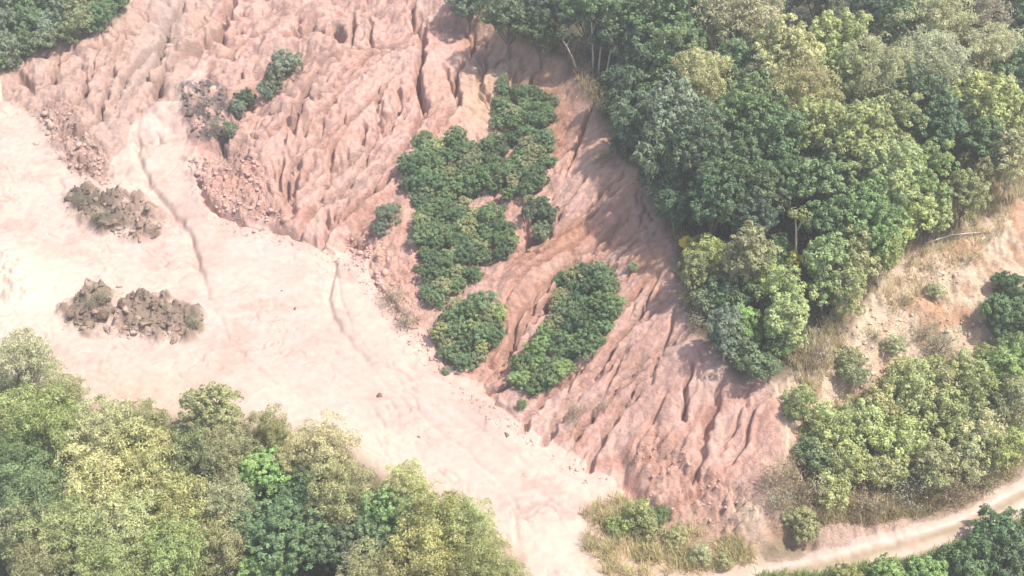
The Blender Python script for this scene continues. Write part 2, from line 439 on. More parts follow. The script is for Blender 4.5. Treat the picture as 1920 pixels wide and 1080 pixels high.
def carve(Z, amt, sharp):
    Z = Z.copy()
    for sj, si, D, T, w, dep in GFIELD:
        wob = np.maximum(.16, w * WOB[sj, si])
        Z[sj, si] -= amt * dep * np.clip(np.sin(np.pi * np.clip(T * .8 + .15, 0, 1)), 0.2, 1) * np.exp(-(D / wob) ** sharp)
    return Z


Z = carve(Z, .35, 2)
Z, ACC = erode(Z, KM, 2, .03, .40, 5)
Z = Z + KM * (fbm(GX, GY, .9, 3, 71) * .07)
Z, ACC = erode(Z, KM, 1, .03, .40, 6)
# the threads of water cut narrow, steep-sided cracks that branch and join
crk = np.clip((np.log(np.maximum(ACC, 1e-3)) - math.log(2.0)) / (math.log(16) - math.log(2.0)), 0, 1)
zone = fbm(GX, GY, 5, 2, 73)                       # some stretches are cut hard, others stay as smooth crust
on = (ACC > 2.0) * (.5 + .5 * crk)
ring = np.maximum.reduce([np.roll(on, 1, 0), np.roll(on, 1, 1)])
fine = ((ACC > .6) & (ACC <= 2.0)) * .42 * np.clip(.55 + 1.6 * zone, 0, 1)
thick = np.maximum.reduce([on, ring * .9, fine])
thick = .75 * thick + .25 * blur(thick, 1)
brk = np.clip(.8 + 1.0 * zone, .3, 1)
Z -= np.clip(M_SLOPE + M_BROKEN * .9 + M_CLIFF * .3, 0, 1) * (1 - .6 * M_RAMP) * (1 - .5 * M_NOSE) * thick * brk * (.36 + .6 * up_left)
# single rills followed downhill from their heads; they wander, run together and deepen on the way
ZS = blur(Z, 3)
gzy, gzx = np.gradient(ZS, DX)
RILL = np.zeros(Z.shape)
r = np.random.default_rng(303)
heads = []
for pix, n in (([(560, 200), (700, 100), (790, 90), (850, 200), (800, 270), (700, 380), (560, 380)], 46), ([(880, 260), (1060, 220), (1200, 350), (1250, 480), (1080, 520), (900, 420)], 34), ([(1180, 440), (1270, 520), (1440, 730), (1380, 800), (1200, 760), (1060, 700), (1100, 640)], 34),
               ([(60, 120), (240, 40), (420, 0), (640, 40), (560, 130), (420, 140), (250, 180), (120, 200)], 40), ([(380, 290), (470, 180), (560, 180), (560, 330), (480, 380)], 16), ([(830, 20), (1000, 90), (1060, 130), (960, 190), (860, 160)], 16)):
    m_ = mask(pix, 0)
    jj, ii = np.nonzero(m_)
    k = r.choice(len(jj), n, replace=False)
    heads += list(zip(gx[ii[k]], gy[jj[k]]))
for hx, hy in heads:
    p = np.array([hx, hy])
    d = np.zeros(2)
    path = [p.copy()]
    ph = r.uniform(0, 100)
    nst = int(r.uniform(10, 45))
    for st_ in range(nst):
        i = int(np.clip((p[0] - X0) / DX, 1, NX - 2))
        j = int(np.clip((p[1] - Y0) / DX, 1, NY - 2))
        if M_SLOPE[j, i] + M_BROKEN[j, i] < .35:
            break
        g = -np.array([gzx[j, i], gzy[j, i]])
        ng = np.linalg.norm(g)
        if ng < .08:
            break
        d = unit2 = (d * .45 + g / ng)
        d = d / max(1e-6, np.linalg.norm(d))
        a_ = .55 * math.sin(st_ * .9 + ph) * r.uniform(.3, 1.3)
        p = p + .33 * np.array([d[0] * math.cos(a_) - d[1] * math.sin(a_), d[0] * math.sin(a_) + d[1] * math.cos(a_)])
        path.append(p.copy())
    if len(path) < 7:
        continue
    w_, dp_ = r.uniform(.19, .30), r.uniform(.7, 1.3)
    D, T = line_field(np.array(path), 1.0)
    RILL = np.maximum(RILL, dp_ * np.clip(T * 3 + .25, 0, 1) * np.exp(-(D / (w_ * (.7 + .5 * T))) ** 4))
Z -= RILL
Z = carve(Z, .8, 4)
WS = np.clip(M_SLOPE + M_BROKEN, 0, 1) * (1 - .7 * M_RAMP)
Z += WS * (fbm(GX, GY, .55, 2, 305, .6) * .06 + .35 * np.clip(Z - blur(Z, 2), -.25, .25))     # crisp crests and edges

# scarp at the nose, channels and wheel grooves on the pit floor
CHAN = [([(262, 215), (255, 290), (280, 345), (330, 410), (355, 440), (375, 500), (390, 560)], .36, .8), ([(400, 385), (445, 405), (540, 432), (600, 462), (628, 490), (612, 560), (640, 620), (690, 680)], .3, .6),
        ([(660, 480), (632, 495)], .2, .3), ([(690, 680), (740, 740), (800, 790), (880, 850), (950, 920), (1000, 1000)], .2, .16), ([(390, 560), (430, 640), (520, 720), (620, 780)], .2, .14), ([(628, 490), (640, 560), (660, 620)], .16, .22), ([(255, 290), (225, 340), (215, 355)], .2, .3), ([(660, 620), (720, 690), (790, 740), (860, 800)], .14, .12), ([(300, 400), (345, 450), (385, 540)], .18, .16), ([(690, 755), (720, 800), (750, 810)], .2, .28), ([(720, 745), (745, 770), (742, 815)], .18, .2),
        ([(0, 590), (50, 555)], .2, .25), ([(500, 720), (420, 760)], .15, .1), ([(900, 890), (960, 940), (975, 1030)], .22, .2), ([(950, 930), (1050, 960)], .2, .2), ([(0, 335), (110, 350), (180, 365)], .2, .25), ([(700, 815), (730, 860)], .15, .15),
        ([(480, 480), (560, 510), (612, 540)], .15, .1), ([(500, 590), (600, 640), (660, 680)], .18, .1), ([(850, 760), (930, 830), (1000, 880)], .25, .12), ([(640, 700), (700, 740)], .2, .1),
        ([(560, 640), (640, 700), (720, 745)], .14, .07), ([(430, 560), (520, 640), (600, 700)], .14, .06)]
CN = .7 + .5 * noise(GX / 2, GY / 2, 5)
for pix, w, dep in CHAN:
    D, T = line_field(wline(pix, .12), w * 4)
    Z -= dep * np.exp(-(D / w) ** 2) * CN * np.clip(np.sin(np.pi * np.clip(T, .06, .94)) * 2.2, 0, 1)
M_FLOOR = np.clip(1 - M_SLOPE - M_BROKEN - M_HILL - M_CLIFF - M_BANK - M_ROAD - M_SCRUB, 0, 1)
Z += M_FLOOR * (fbm(GX, GY, 1.3, 3, 81) * .018 + .02 * np.clip(fbm(GX * .8 + GY * .6, (GY * .8 - GX * .6) * 3.2, 4, 3, 83), 0, 1))
# shallow braided wash lines across the floor
fu, fv = .62 * GX + .78 * GY, .78 * GX - .62 * GY
fu, fv = fu + fbm(GX, GY, 6, 3, 221) * 2.2, fv + fbm(GX, GY, 6, 3, 223) * 2.2
wash = np.zeros(Z.shape)
for k, (su, sv, th) in enumerate(((2.6, 15, .05), (5.0, 24, .03), (1.4, 8, .05))):
    v_ = np.abs(fbm(fu, fv * su / sv, su, 2, 225 + 3 * k))
    wash = np.maximum(wash, np.clip(1 - v_ / th, 0, 1) * np.clip(.3 + 1.6 * noise(GX / 7 + k * 9, GY / 7, 241), 0, 1))
wash *= M_FLOOR
Z -= wash * .2
# spoil mounds
MOUND = []
MOUND_R = fbm(GX, GY, 3.0, 4, 93, .6)
MOUND_N = .75 + .65 * fbm(GX, GY, 2.0, 5, 91, .65)
for pix, h in (([(120, 375), (160, 355), (230, 358), (300, 400), (322, 435), (260, 452), (190, 435), (140, 405)], 1.3),
               ([(112, 575), (160, 540), (240, 560), (310, 555), (390, 600), (370, 630), (300, 640), (250, 625), (190, 635), (130, 610)], 1.4),
               ([(720, 545), (780, 540), (790, 600), (740, 610)], .6), ([(0, 470), (40, 480), (50, 560), (0, 580)], .9)):
    m = mask(pix, .7)
    m = np.clip(m * 1.5 + m * MOUND_R * 1.6 - .3, 0, 1)
    MOUND.append(m)
    Z += m * h * MOUND_N
# road: worn wheel lines
rc = [((a[0] + b[0]) / 2, (a[1] + b[1]) / 2) for a, b in zip(ROAD_HI[1:-2], ROAD_LO[1:-2])]
D, T = line_field(wline(rc), 5)
ROAD_D = D
Z += M_ROAD * (-.17 * np.exp(-((D - .78) / .28) ** 2) + .06 * np.exp(-(D / .4) ** 2) + fbm(GX, GY, 1.2, 3, 95) * .03)
# undercut step left of the nose
for pix, dep, w in (([(1165, 862), (1172, 900), (1200, 945), (1250, 965)], .9, .5), ([(1230, 790), (1225, 850), (1270, 870)], .7, .45), ([(1440, 955), (1450, 1000), (1520, 1020)], .8, .5), ([(395, 385), (440, 408), (540, 433), (600, 455)], .35, .4)):
    D, T = line_field(wline(pix, .1), 3)
    Z -= dep * np.exp(-(D / w) ** 2)
# bank lobes beside the track
Zl = mask([(1560, 985), (1700, 965), (1700, 1005), (1600, 1035), (1500, 1040)], .6)
Z += Zl * (.7 + .5 * fbm(GX * 2.0, GY * .7, 2.4, 3, 99))
# ------------------------------------------------------------------ soil colours (albedo, linear)
def C(*v):
    return np.array(v, float)


PALE, CREAM, GREYISH = C(.585, .445, .39), C(.645, .515, .43), C(.55, .45, .41)
PINK, TAN, RED, SAND = C(.69, .44, .38), C(.66, .46, .33), C(.56, .29, .195), C(.76, .60, .46)
LITTER, ROCK = C(.11, .10, .06), C(.27, .215, .205)


def lay(S, m, col, amt=1.0):
    w = np.clip(m * amt, 0, 1)[..., None]
    return S * (1 - w) + col * w


wx, wy = GX + fbm(GX, GY, 3, 3, 101) * 1.2, GY + fbm(GX, GY, 3, 3, 103) * 1.2
n_big = fbm(wx, wy, 12, 3, 105)
n_mid = fbm(wx, wy, 3.5, 3, 107)
S = np.ones(Z.shape + (3,)) * PALE
S = lay(S, np.clip(n_big * 1.6, 0, 1), CREAM, .6)
S = lay(S, np.clip(-n_big * 1.6, 0, 1), GREYISH, .6)
S = lay(S, np.clip(fbm(wx, wy, 5, 4, 109, .6) * 1.8, 0, 1), C(.50, .35, .30), .8)
S = lay(S, np.clip(fbm(wx, wy, 2.2, 4, 119, .6) * 1.6 - .2, 0, 1), CREAM, .4)
S = lay(S, wash, C(.46, .32, .275), .9)
S = lay(S, mask([(0, 440), (60, 470), (170, 520), (140, 600), (0, 620)], 2), C(.68, .57, .47), .8)  # pale sand, with its sunlit glare painted into the soil colour
S = lay(S, mask([(480, 740), (700, 780), (860, 960), (760, 900), (600, 830)], 2), CREAM, .9)
S = lay(S, mask([(470, 640), (620, 590), (760, 660), (880, 780), (960, 860), (900, 870), (700, 740)], 2.5), C(.52, .40, .36), .7)
S = lay(S, mask([(390, 420), (560, 470), (600, 560), (480, 540)], 2), GREYISH, .7)
S = lay(S, mask([(130, 690), (420, 680), (420, 790), (100, 790)], 2.5), C(.58, .42, .335), .8)
S = lay(S, np.clip(blur(M_SLOPE, .9 / DX) * 1.25 + M_SLOPE * fbm(GX, GY, 1.5, 3, 113) * .5, 0, 1), PINK)
S = lay(S, M_SLOPE * np.clip(n_mid * 1.5, 0, 1), C(.71, .485, .425), .7)
st_u, st_v = .55 * GX - .83 * GY, .83 * GX + .55 * GY
st = fbm(st_u + WARPX, (st_v + WARPY) * .13, 1.3, 3, 115, .6)
S = lay(S, M_SLOPE * np.clip(st * 1.6, 0, 1), C(.56, .31, .25), .75)
S = lay(S, M_SLOPE * np.clip(-st * 1.6, 0, 1), C(.68, .49, .41), .5)
S = lay(S, M_SLOPE * np.clip(fbm(GX, GY, 9, 3, 117) * 1.8, 0, 1), C(.60, .36, .295), .5)
S = lay(S, M_BROKEN, C(.58, .41, .35))
S = lay(S, up_left * np.clip(M_SLOPE + M_BROKEN, 0, 1) * np.clip(.6 + n_mid, 0, 1), C(.58, .37, .305), .75)
S = lay(S, M_RAMP, PALE)
S *= (1 + .07 * np.clip(M_SLOPE + M_BROKEN, 0, 1) * (1 - M_RAMP))[..., None]
S = lay(S, mask([(850, 0), (900, 30), (1060, 110), (1085, 170), (960, 210), (880, 240), (850, 200), (900, 110)], 1), TAN, .8)
S = lay(S, mask([(1060, 120), (1130, 230), (1215, 350), (1270, 510), (1300, 600), (1230, 560), (1180, 420), (1090, 300)], 1.2), C(.72, .45, .31), .7)
for pl, a in (([(960, 470), (1100, 420), (1180, 430), (1060, 520), (950, 640), (900, 690), (930, 560)], .6), ([(870, 365), (1010, 370), (1000, 470), (960, 400)], .7), ([(1000, 120), (1075, 140), (1090, 220), (1050, 340), (1000, 200)], .6), ([(985, 130), (1055, 135), (1075, 200), (1040, 330), (1035, 200)], 1), ([(880, 20), (900, 40), (905, 110), (870, 110), (860, 60)], .7), ([(890, 370), (940, 360), (950, 400), (880, 410)], .7),
              ([(1130, 440), (1040, 480), (900, 545), (950, 480), (1080, 400)], .75), ([(1200, 350), (1215, 400), (1100, 440), (1010, 480), (1090, 400)], .6), ([(1225, 440), (1245, 500), (1205, 560), (1180, 470)], .6), ([(1215, 780), (1300, 850), (1420, 930), (1440, 990), (1380, 1000), (1240, 930), (1160, 870)], .45),
              ([(1440, 950), (1560, 990), (1540, 1030), (1440, 1030)], .8), ([(930, 600), (980, 640), (930, 740), (890, 690)], .6), ([(1850, 500), (1920, 480), (1920, 520), (1860, 660), (1780, 680), (1790, 600)], .7), ([(640, 400), (760, 300), (800, 470), (740, 540), (690, 490)], .35)):
    S = lay(S, mask(pl, .8) * np.clip(.75 + n_mid * .6, 0, 1), RED, a * .95)
S = lay(S, mask([(330, 160), (400, 148), (450, 190), (440, 275), (360, 268), (340, 210)], .4) * np.clip(.8 + fbm(GX, GY, 1.2, 3, 111) * 1.2, 0, 1), C(.20, .165, .165), .95)
S = lay(S, mask([(350, 290), (480, 290), (540, 420), (440, 405), (385, 375)], .8) * np.clip(.3 + n_mid * 1.4, 0, 1), C(.40, .27, .235), .9)
S = lay(S, mask([(60, 210), (130, 190), (180, 260), (230, 340), (150, 330), (100, 270)], .8) * np.clip(.4 + n_mid * 1.4, 0, 1), C(.40, .26, .225), .9)
S = lay(S, np.clip(MOUND[0] * 1.3 + MOUND[0] * n_mid, 0, 1), C(.33, .235, .19), .95)
S = lay(S, MOUND[0] * mask([(110, 360), (215, 350), (250, 445), (180, 440)], .6), C(.15, .125, .10), .9)
S = lay(S, np.clip(MOUND[1] * 1.3 + MOUND[1] * n_mid, 0, 1), C(.26, .195, .155), .95)
S = lay(S, M_CLIFF, SAND)
S = lay(S, M_CLIFF * np.clip(n_mid * 1.6, 0, 1), C(.60, .36, .23), .9)
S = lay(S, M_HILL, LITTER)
S = lay(S, M_HILL * mask([(1460, 60), (1560, 60), (1560, 10), (1460, 10)], 1), C(.06, .06, .05))  # dark gap between the trees: shade painted into the litter colour
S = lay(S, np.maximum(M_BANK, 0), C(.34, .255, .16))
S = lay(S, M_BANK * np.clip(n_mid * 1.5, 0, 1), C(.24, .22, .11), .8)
S = lay(S, np.clip(Zl * 1.3, 0, 1), C(.60, .42, .35), .9)
S = lay(S, mask([(1370, 940), (1440, 945), (1440, 1000), (1380, 1000)], .8), C(.74, .63, .48), .9)
S = lay(S, M_SCRUB, C(.10, .11, .07))
S = lay(S, M_ROAD, C(.60, .44, .375))
S = lay(S, M_ROAD * np.exp(-((ROAD_D - .78) / .3) ** 2), C(.70, .55, .49), .9)
S = lay(S, M_ROAD * np.exp(-(ROAD_D / .4) ** 2), C(.34, .29, .19), .9)
S = lay(S, M_ROAD * np.clip(fbm(GX, GY, 2, 4, 125, .6), 0, 1), C(.50, .34, .28), .6)
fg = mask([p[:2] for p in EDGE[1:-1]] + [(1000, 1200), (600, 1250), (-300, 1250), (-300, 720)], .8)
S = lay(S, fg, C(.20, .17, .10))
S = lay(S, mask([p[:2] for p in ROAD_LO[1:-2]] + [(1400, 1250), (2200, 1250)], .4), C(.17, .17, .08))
S = lay(S, mask([(1120, 940), (1240, 960), (1400, 1010), (1420, 1060), (1300, 1080), (1100, 1080)], .8), C(.44, .33, .21), .8)
S *= .74 * (1 + .10 * fbm(GX, GY, .8, 3, 121)[..., None])

# ------------------------------------------------------------------ one sheet of ground, cut along the edges of its surfaces
REG_FLOOR, REG_SLOPE, REG_HILL, REG_CLIFF, REG_BANK, REG_ROAD, REG_FORE = range(7)
reg = np.full(Z.shape, REG_FLOOR)
reg[fg > .5] = REG_FORE
reg[(M_SLOPE > .5) | (M_BROKEN > .5)] = REG_SLOPE
reg[(M_HILL > .5) | (M_SCRUB > .5)] = REG_HILL
reg[M_CLIFF > .5] = REG_CLIFF
reg[M_BANK > .5] = REG_BANK
reg[M_ROAD > .5] = REG_ROAD
edge_fade = np.minimum.reduce([GX - X0, X1 - GX, GY - Y0, Y1 - GY])
ef = np.clip(edge_fade / 5, 0, 1)
ef = ef * ef * (3 - 2 * ef)
Z = tin(GX, GY) * (1 - ef) + Z * ef

out = np.array([2, 5, 9, 14, 20, 30, 45, 70, 110, 170, 260, 400.])
ex = np.concatenate([X0 - out[::-1], gx, gx[-1] + out])
ey = np.concatenate([Y0 - np.array([2, 5, 9, 14, 20, 30, 45, 70, 110, 200.])[::-1], gy, gy[-1] + out])
EX, EY = np.meshgrid(ex, ey)
EZ = tin(EX, EY)
EZ = np.where(np.isnan(EZ), 0, EZ)
j0, i0 = 10, 12
far = np.ones(EZ.shape)
far[j0:j0 + NY, i0:i0 + NX] = 0
EZ += far * fbm(EX, EY, 40, 3, 131) * 2 * np.clip((np.maximum(np.abs(EX - np.clip(EX, X0, X1)), np.abs(EY - np.clip(EY, Y0, Y1)))) / 30, 0, 1)
EZ[j0:j0 + NY, i0:i0 + NX] = Z
ES = np.ones(EZ.shape + (3,)) * C(.13, .13, .07)
ES[j0:j0 + NY, i0:i0 + NX] = S
ER = np.full(EZ.shape, REG_HILL)
ER[:, :] = REG_HILL
ER[j0:j0 + NY, i0:i0 + NX] = reg
dzy, dzx = np.gradient(EZ, ey, ex)
NRM = np.dstack([-dzx, -dzy, np.ones(EZ.shape)])
NRM /= np.linalg.norm(NRM, axis=2, keepdims=True)
NYE, NXE = EZ.shape
VID = np.arange(NYE * NXE).reshape(NYE, NXE)
QUAD = np.stack([VID[:-1, :-1], VID[:-1, 1:], VID[1:, 1:], VID[1:, :-1]], -1).reshape(-1, 4)
QREG = ER[:-1, :-1].ravel()
VCO = np.stack([EX, EY, EZ], -1).reshape(-1, 3)
VNR, VCL = NRM.reshape(-1, 3), ES.reshape(-1, 3)


def nodes_of(name):
    m = bpy.data.materials.new(name)
    m.use_nodes = True
    nt = m.node_tree
    b = nt.nodes['Principled BSDF']
    return m, nt, b


def soil_material(name, rough_bump, pebble, lo=.86, hi=1.12):
    m, nt, b = nodes_of(name)
    L, N = nt.links.new, nt.nodes.new
    at_ = N('ShaderNodeAttribute')
    at_.attribute_name = 'soil'
    tc = N('ShaderNodeTexCoord')
    n1 = N('ShaderNodeTexNoise')
    n1.inputs['Scale'].default_value = 1.7
    n1.inputs['Detail'].default_value = 9
    n1.inputs['Roughness'].default_value = .65
    L(tc.outputs['Object'], n1.inputs['Vector'])
    r1 = N('ShaderNodeMapRange')
    r1.inputs['From Min'].default_value, r1.inputs['From Max'].default_value = .3, .7
    r1.inputs['To Min'].default_value, r1.inputs['To Max'].default_value = lo, hi
    L(n1.outputs[0], r1.inputs['Value'])
    mul = N('ShaderNodeMix')
    mul.data_type, mul.blend_type = 'RGBA', 'MULTIPLY'
    mul.inputs[0].default_value = 1
    L(at_.outputs['Color'], mul.inputs[6])
    L(r1.outputs[0], mul.inputs[7])
    L(mul.outputs[2], b.inputs['Base Color'])
    b.inputs['Roughness'].default_value = .95
    b.inputs['Specular IOR Level'].default_value = .15
    n2 = N('ShaderNodeTexNoise')
    n2.inputs['Scale'].default_value = 3.5
    n2.inputs['Detail'].default_value = 8
    n2.inputs['Roughness'].default_value = .7
    L(tc.outputs['Object'], n2.inputs['Vector'])
    bp = N('ShaderNodeBump')
    bp.inputs['Strength'].default_value = rough_bump
    bp.inputs['Distance'].default_value = pebble
    L(n2.outputs[0], bp.inputs['Height'])
    L(bp.outputs[0], b.inputs['Normal'])
    return m


MAT_FLOOR = soil_material('packed_sandy_soil', .25, .05, .95, 1.04)
MAT_SOIL = soil_material('crumbly_red_soil', 1.0, .32, .82, 1.14)
MAT_DUFF = soil_material('leaf_litter_soil', .8, .3)


def ground_piece(name, r, mat, label):
    q = QUAD[QREG == r]
    used, inv = np.unique(q, return_inverse=True)
    q = inv.reshape(-1, 4)
    me = bpy.data.meshes.new(name)
    me.vertices.add(len(used))
    me.vertices.foreach_set('co', VCO[used].astype(np.float32).ravel())
    me.loops.add(q.size)
    me.loops.foreach_set('vertex_index', q.astype(np.int32).ravel())
    me.polygons.add(len(q))
    me.polygons.foreach_set('loop_start', np.arange(0, q.size, 4, dtype=np.int32))
    me.update(calc_edges=True)
    me.polygons.foreach_set('use_smooth', np.ones(len(q), bool))
    ca = me.attributes.new('soil', 'FLOAT_COLOR', 'POINT')
    ca.data.foreach_set('color', np.concatenate([VCL[used], np.ones((len(used), 1))], 1).astype(np.float32).ravel())
    me.materials.append(mat)
    o = bpy.data.objects.new(name, me)
    COL.objects.link(o)
    o['kind'] = 'structure'
    o['label'] = label
    return o


ground_piece('pit_floor', REG_FLOOR, MAT_FLOOR, 'pale pinkish sandy floor of the open pit')
ground_piece('eroded_slope', REG_SLOPE, MAT_SOIL, 'pink red soil face cut by branching rills and gullies')
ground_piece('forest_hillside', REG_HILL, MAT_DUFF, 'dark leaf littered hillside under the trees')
ground_piece('sand_cliff', REG_CLIFF, MAT_SOIL, 'sunlit cream and orange soil cliff below the forest')
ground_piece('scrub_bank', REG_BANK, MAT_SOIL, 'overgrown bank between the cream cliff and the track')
ground_piece('dirt_road', REG_ROAD, MAT_FLOOR, 'pinkish dirt track running across the lower right corner')
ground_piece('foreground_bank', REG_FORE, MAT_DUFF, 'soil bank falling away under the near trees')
# ================================================================== PLANTS
def leaf_material(name, trans):
    m, nt, b = nodes_of(name)
    L, N = nt.links.new, nt.nodes.new
    oi = N('ShaderNodeObjectInfo')
    at_ = N('ShaderNodeAttribute')
    at_.attribute_name = 'tint'
    sep = N('ShaderNodeSeparateColor')
    L(at_.outputs['Color'], sep.inputs[0])
    hs = N('ShaderNodeHueSaturation')          # leaf age: hue and depth of colour differ from clump to clump
    r1 = N('ShaderNodeMapRange')
    r1.inputs['To Min'].default_value, r1.inputs['To Max'].default_value = .475, .525
    L(sep.outputs[0], r1.inputs['Value'])
    L(r1.outputs[0], hs.inputs['Hue'])
    r2 = N('ShaderNodeMapRange')
    r2.inputs['To Min'].default_value, r2.inputs['To Max'].default_value = .62, 1.45
    L(sep.outputs[1], r2.inputs['Value'])
    L(r2.outputs[0], hs.inputs['Value'])
    L(oi.outputs['Color'], hs.inputs['Color'])
    L(hs.outputs[0], b.inputs['Base Color'])
    b.inputs['Roughness'].default_value = .5
    b.inputs['Specular IOR Level'].default_value = .4
    tr = N('ShaderNodeBsdfTranslucent')
    L(hs.outputs[0], tr.inputs[0])
    mx = N('ShaderNodeMixShader')
    mx.inputs[0].default_value = trans
    L(b.outputs[0], mx.inputs[1])
    L(tr.outputs[0], mx.inputs[2])
    L(mx.outputs[0], nt.nodes['Material Output'].inputs[0])
    return m


MAT_LEAF = leaf_material('leaf', .42)


def bark_material(name, c1, c2):
    m, nt, b = nodes_of(name)
    L, N = nt.links.new, nt.nodes.new
    tc = N('ShaderNodeTexCoord')
    n = N('ShaderNodeTexNoise')
    n.inputs['Scale'].default_value = 5
    n.inputs['Detail'].default_value = 6
    mp = N('ShaderNodeMapping')
    mp.inputs['Scale'].default_value = (3, 3, .6)
    L(tc.outputs['Object'], mp.inputs[0])
    L(mp.outputs[0], n.inputs['Vector'])
    cr = N('ShaderNodeValToRGB')
    cr.color_ramp.elements[0].position, cr.color_ramp.elements[1].position = .35, .65
    cr.color_ramp.elements[0].color, cr.color_ramp.elements[1].color = (*c1, 1), (*c2, 1)
    L(n.outputs[0], cr.inputs[0])
    L(cr.outputs[0], b.inputs['Base Color'])
    b.inputs['Roughness'].default_value = .85
    bp = N('ShaderNodeBump')
    bp.inputs['Strength'].default_value, bp.inputs['Distance'].default_value = .6, .03
    L(n.outputs[0], bp.inputs['Height'])
    L(bp.outputs[0], b.inputs['Normal'])
    return m


MAT_BARK = bark_material('grey_brown_bark', (.10, .075, .055), (.24, .20, .16))
MAT_PALE = bark_material('pale_bark', (.36, .31, .25), (.58, .52, .44))
MAT_TWIG = bark_material('dry_twig', (.22, .16, .12), (.36, .29, .22))


def mesh_from(name, V, F, mat, tint=None, smooth=False):
    me = bpy.data.meshes.new(name)
    V, F = np.asarray(V, np.float32), np.asarray(F, np.int32)
    k = F.shape[1]
    me.vertices.add(len(V))
    me.vertices.foreach_set('co', V.ravel())
    me.loops.add(F.size)
    me.loops.foreach_set('vertex_index', F.ravel())
    me.polygons.add(len(F))
    me.polygons.foreach_set('loop_start', np.arange(0, F.size, k, dtype=np.int32))
    me.update(calc_edges=True)
    if smooth:
        me.polygons.foreach_set('use_smooth', np.ones(len(F), bool))
    if tint is not None:
        a = me.attributes.new('tint', 'FLOAT_COLOR', 'POINT')
        a.data.foreach_set('color', np.concatenate([tint, np.zeros((len(V), 1)), np.ones((len(V), 1))], 1).astype(np.float32).ravel())
    me.materials.append(mat)
    return me


def unit(a):
    return a / np.maximum(1e-9, np.linalg.norm(a, axis=-1, keepdims=True))


def leaves(cen, nrm, along, ln, wd, tint, r):
    """one pointed, slightly cupped leaf per row: 4 points, two faces folded along the midrib"""
    n = len(cen)
    nrm = unit(nrm)
    along = unit(along - nrm * (along * nrm).sum(1, keepdims=True))
    side = np.cross(nrm, along)
    ln, wd = np.broadcast_to(ln, n)[:, None], np.broadcast_to(wd, n)[:, None]
    base = cen - along * ln * .5
    tip = cen + along * ln * .5 - nrm * ln * .12
    mid = cen + along * ln * .02 + nrm * wd * .14
    V = np.stack([base, mid - side * wd * .5, tip, mid + side * wd * .5], 1).reshape(-1, 3)
    F = np.arange(4 * n).reshape(n, 4)
    return V, F, np.repeat(tint, 4, 0)


def sphere_dirs(n, r, up=-.2):
    d = unit(r.normal(size=(n * 3, 3)))
    d = d[d[:, 2] > up][:n]
    while len(d) < n:
        e = unit(r.normal(size=(n, 3)))
        d = np.concatenate([d, e[e[:, 2] > up]])[:n]
    return d


def tube(pts, rad, sides=6):
    pts, V, F = np.array(pts, float), [], []
    for k, p in enumerate(pts):
        t = unit(pts[min(k + 1, len(pts) - 1)] - pts[max(k - 1, 0)])
        a = np.cross(t, [0.31, .95, .1])
        a = unit(a)
        b = np.cross(t, a)
        for s in range(sides):
            an = 2 * math.pi * s / sides
            V.append(p + (a * math.cos(an) + b * math.sin(an)) * rad[k])
    for k in range(len(pts) - 1):
        for s in range(sides):
            F.append((k * sides + s, k * sides + (s + 1) % sides, (k + 1) * sides + (s + 1) % sides, (k + 1) * sides + s))
    return np.array(V), np.array(F)


def join(parts):
    V, F, n = [], [], 0
    for v, f in parts:
        V.append(v)
        F.append(f + n)
        n += len(v)
    return np.concatenate(V), np.concatenate(F)


def bend(a, b, r, k=4, j=.08):
    a, b = np.array(a, float), np.array(b, float)
    L = np.linalg.norm(b - a)
    return [a + (b - a) * t + (r.normal(0, j * L, 3) * math.sin(math.pi * t)) for t in np.linspace(0, 1, k + 1)]


def make_crown(seed, R_, H, lobes, clumps, nl, leaf, wid, lobe_r=.42, clump_r=.5, low=.35, flat=.9, droop=.0, wild=.45, taper=0.):
    """leaves in clumps, clumps on lobes, lobes through the crown's volume; returns crown mesh data and limb ends"""
    r = np.random.default_rng(seed)
    cz = H * (1 + low) / 2
    hz = H * (1 - low) / 2
    L = []
    for k in range(lobes):
        for _ in range(60):
            d = unit(r.normal(size=3))
            rad = r.uniform(.35, 1.0) ** .6
            p = d * rad * np.array([R_ * .72, R_ * .72, hz * .8])
            p[:2] *= 1 - taper * (p[2] / hz)
            p[2] += cz
            if all(np.linalg.norm(p - q) > R_ * lobe_r * .62 for q, _ in L):
                break
        L.append((p, R_ * lobe_r * r.uniform(.75, 1.2)))
    cen, nrm, alo, tin_ = [], [], [], []
    for p, lr in L:
        lt = r.uniform(.2, .8, 2)
        dd = sphere_dirs(int(clumps * r.uniform(.8, 1.2)), r, -.45)
        for d in dd:
            c = p + d * lr * np.array([1, 1, flat]) * r.uniform(.75, 1.08)
            ct = np.clip(lt * .5 + r.uniform(0, 1, 2) * .5, 0, 1)
            n_ = int(nl * r.uniform(.7, 1.3))
            ld = unit(sphere_dirs(n_, r, -.5) + d * .55)
            cr = clump_r * r.uniform(.7, 1.25)
            cen.append(c + ld * cr * r.uniform(.55, 1, (n_, 1)))
            nrm.append(unit(ld + r.normal(0, wild, (n_, 3)) + np.array([0, 0, .35])))
            alo.append(ld + r.normal(0, .5, (n_, 3)) - np.array([0, 0, droop]))
            tin_.append(np.clip(ct + r.normal(0, .12, (n_, 2)), 0, 1))
    cen, nrm, alo, tin_ = map(np.concatenate, (cen, nrm, alo, tin_))
    n = len(cen)
    V, F, T = leaves(cen, nrm, alo, leaf * r.uniform(.7, 1.3, n), wid * r.uniform(.7, 1.3, n), tin_, r)
    return V, F, T, L


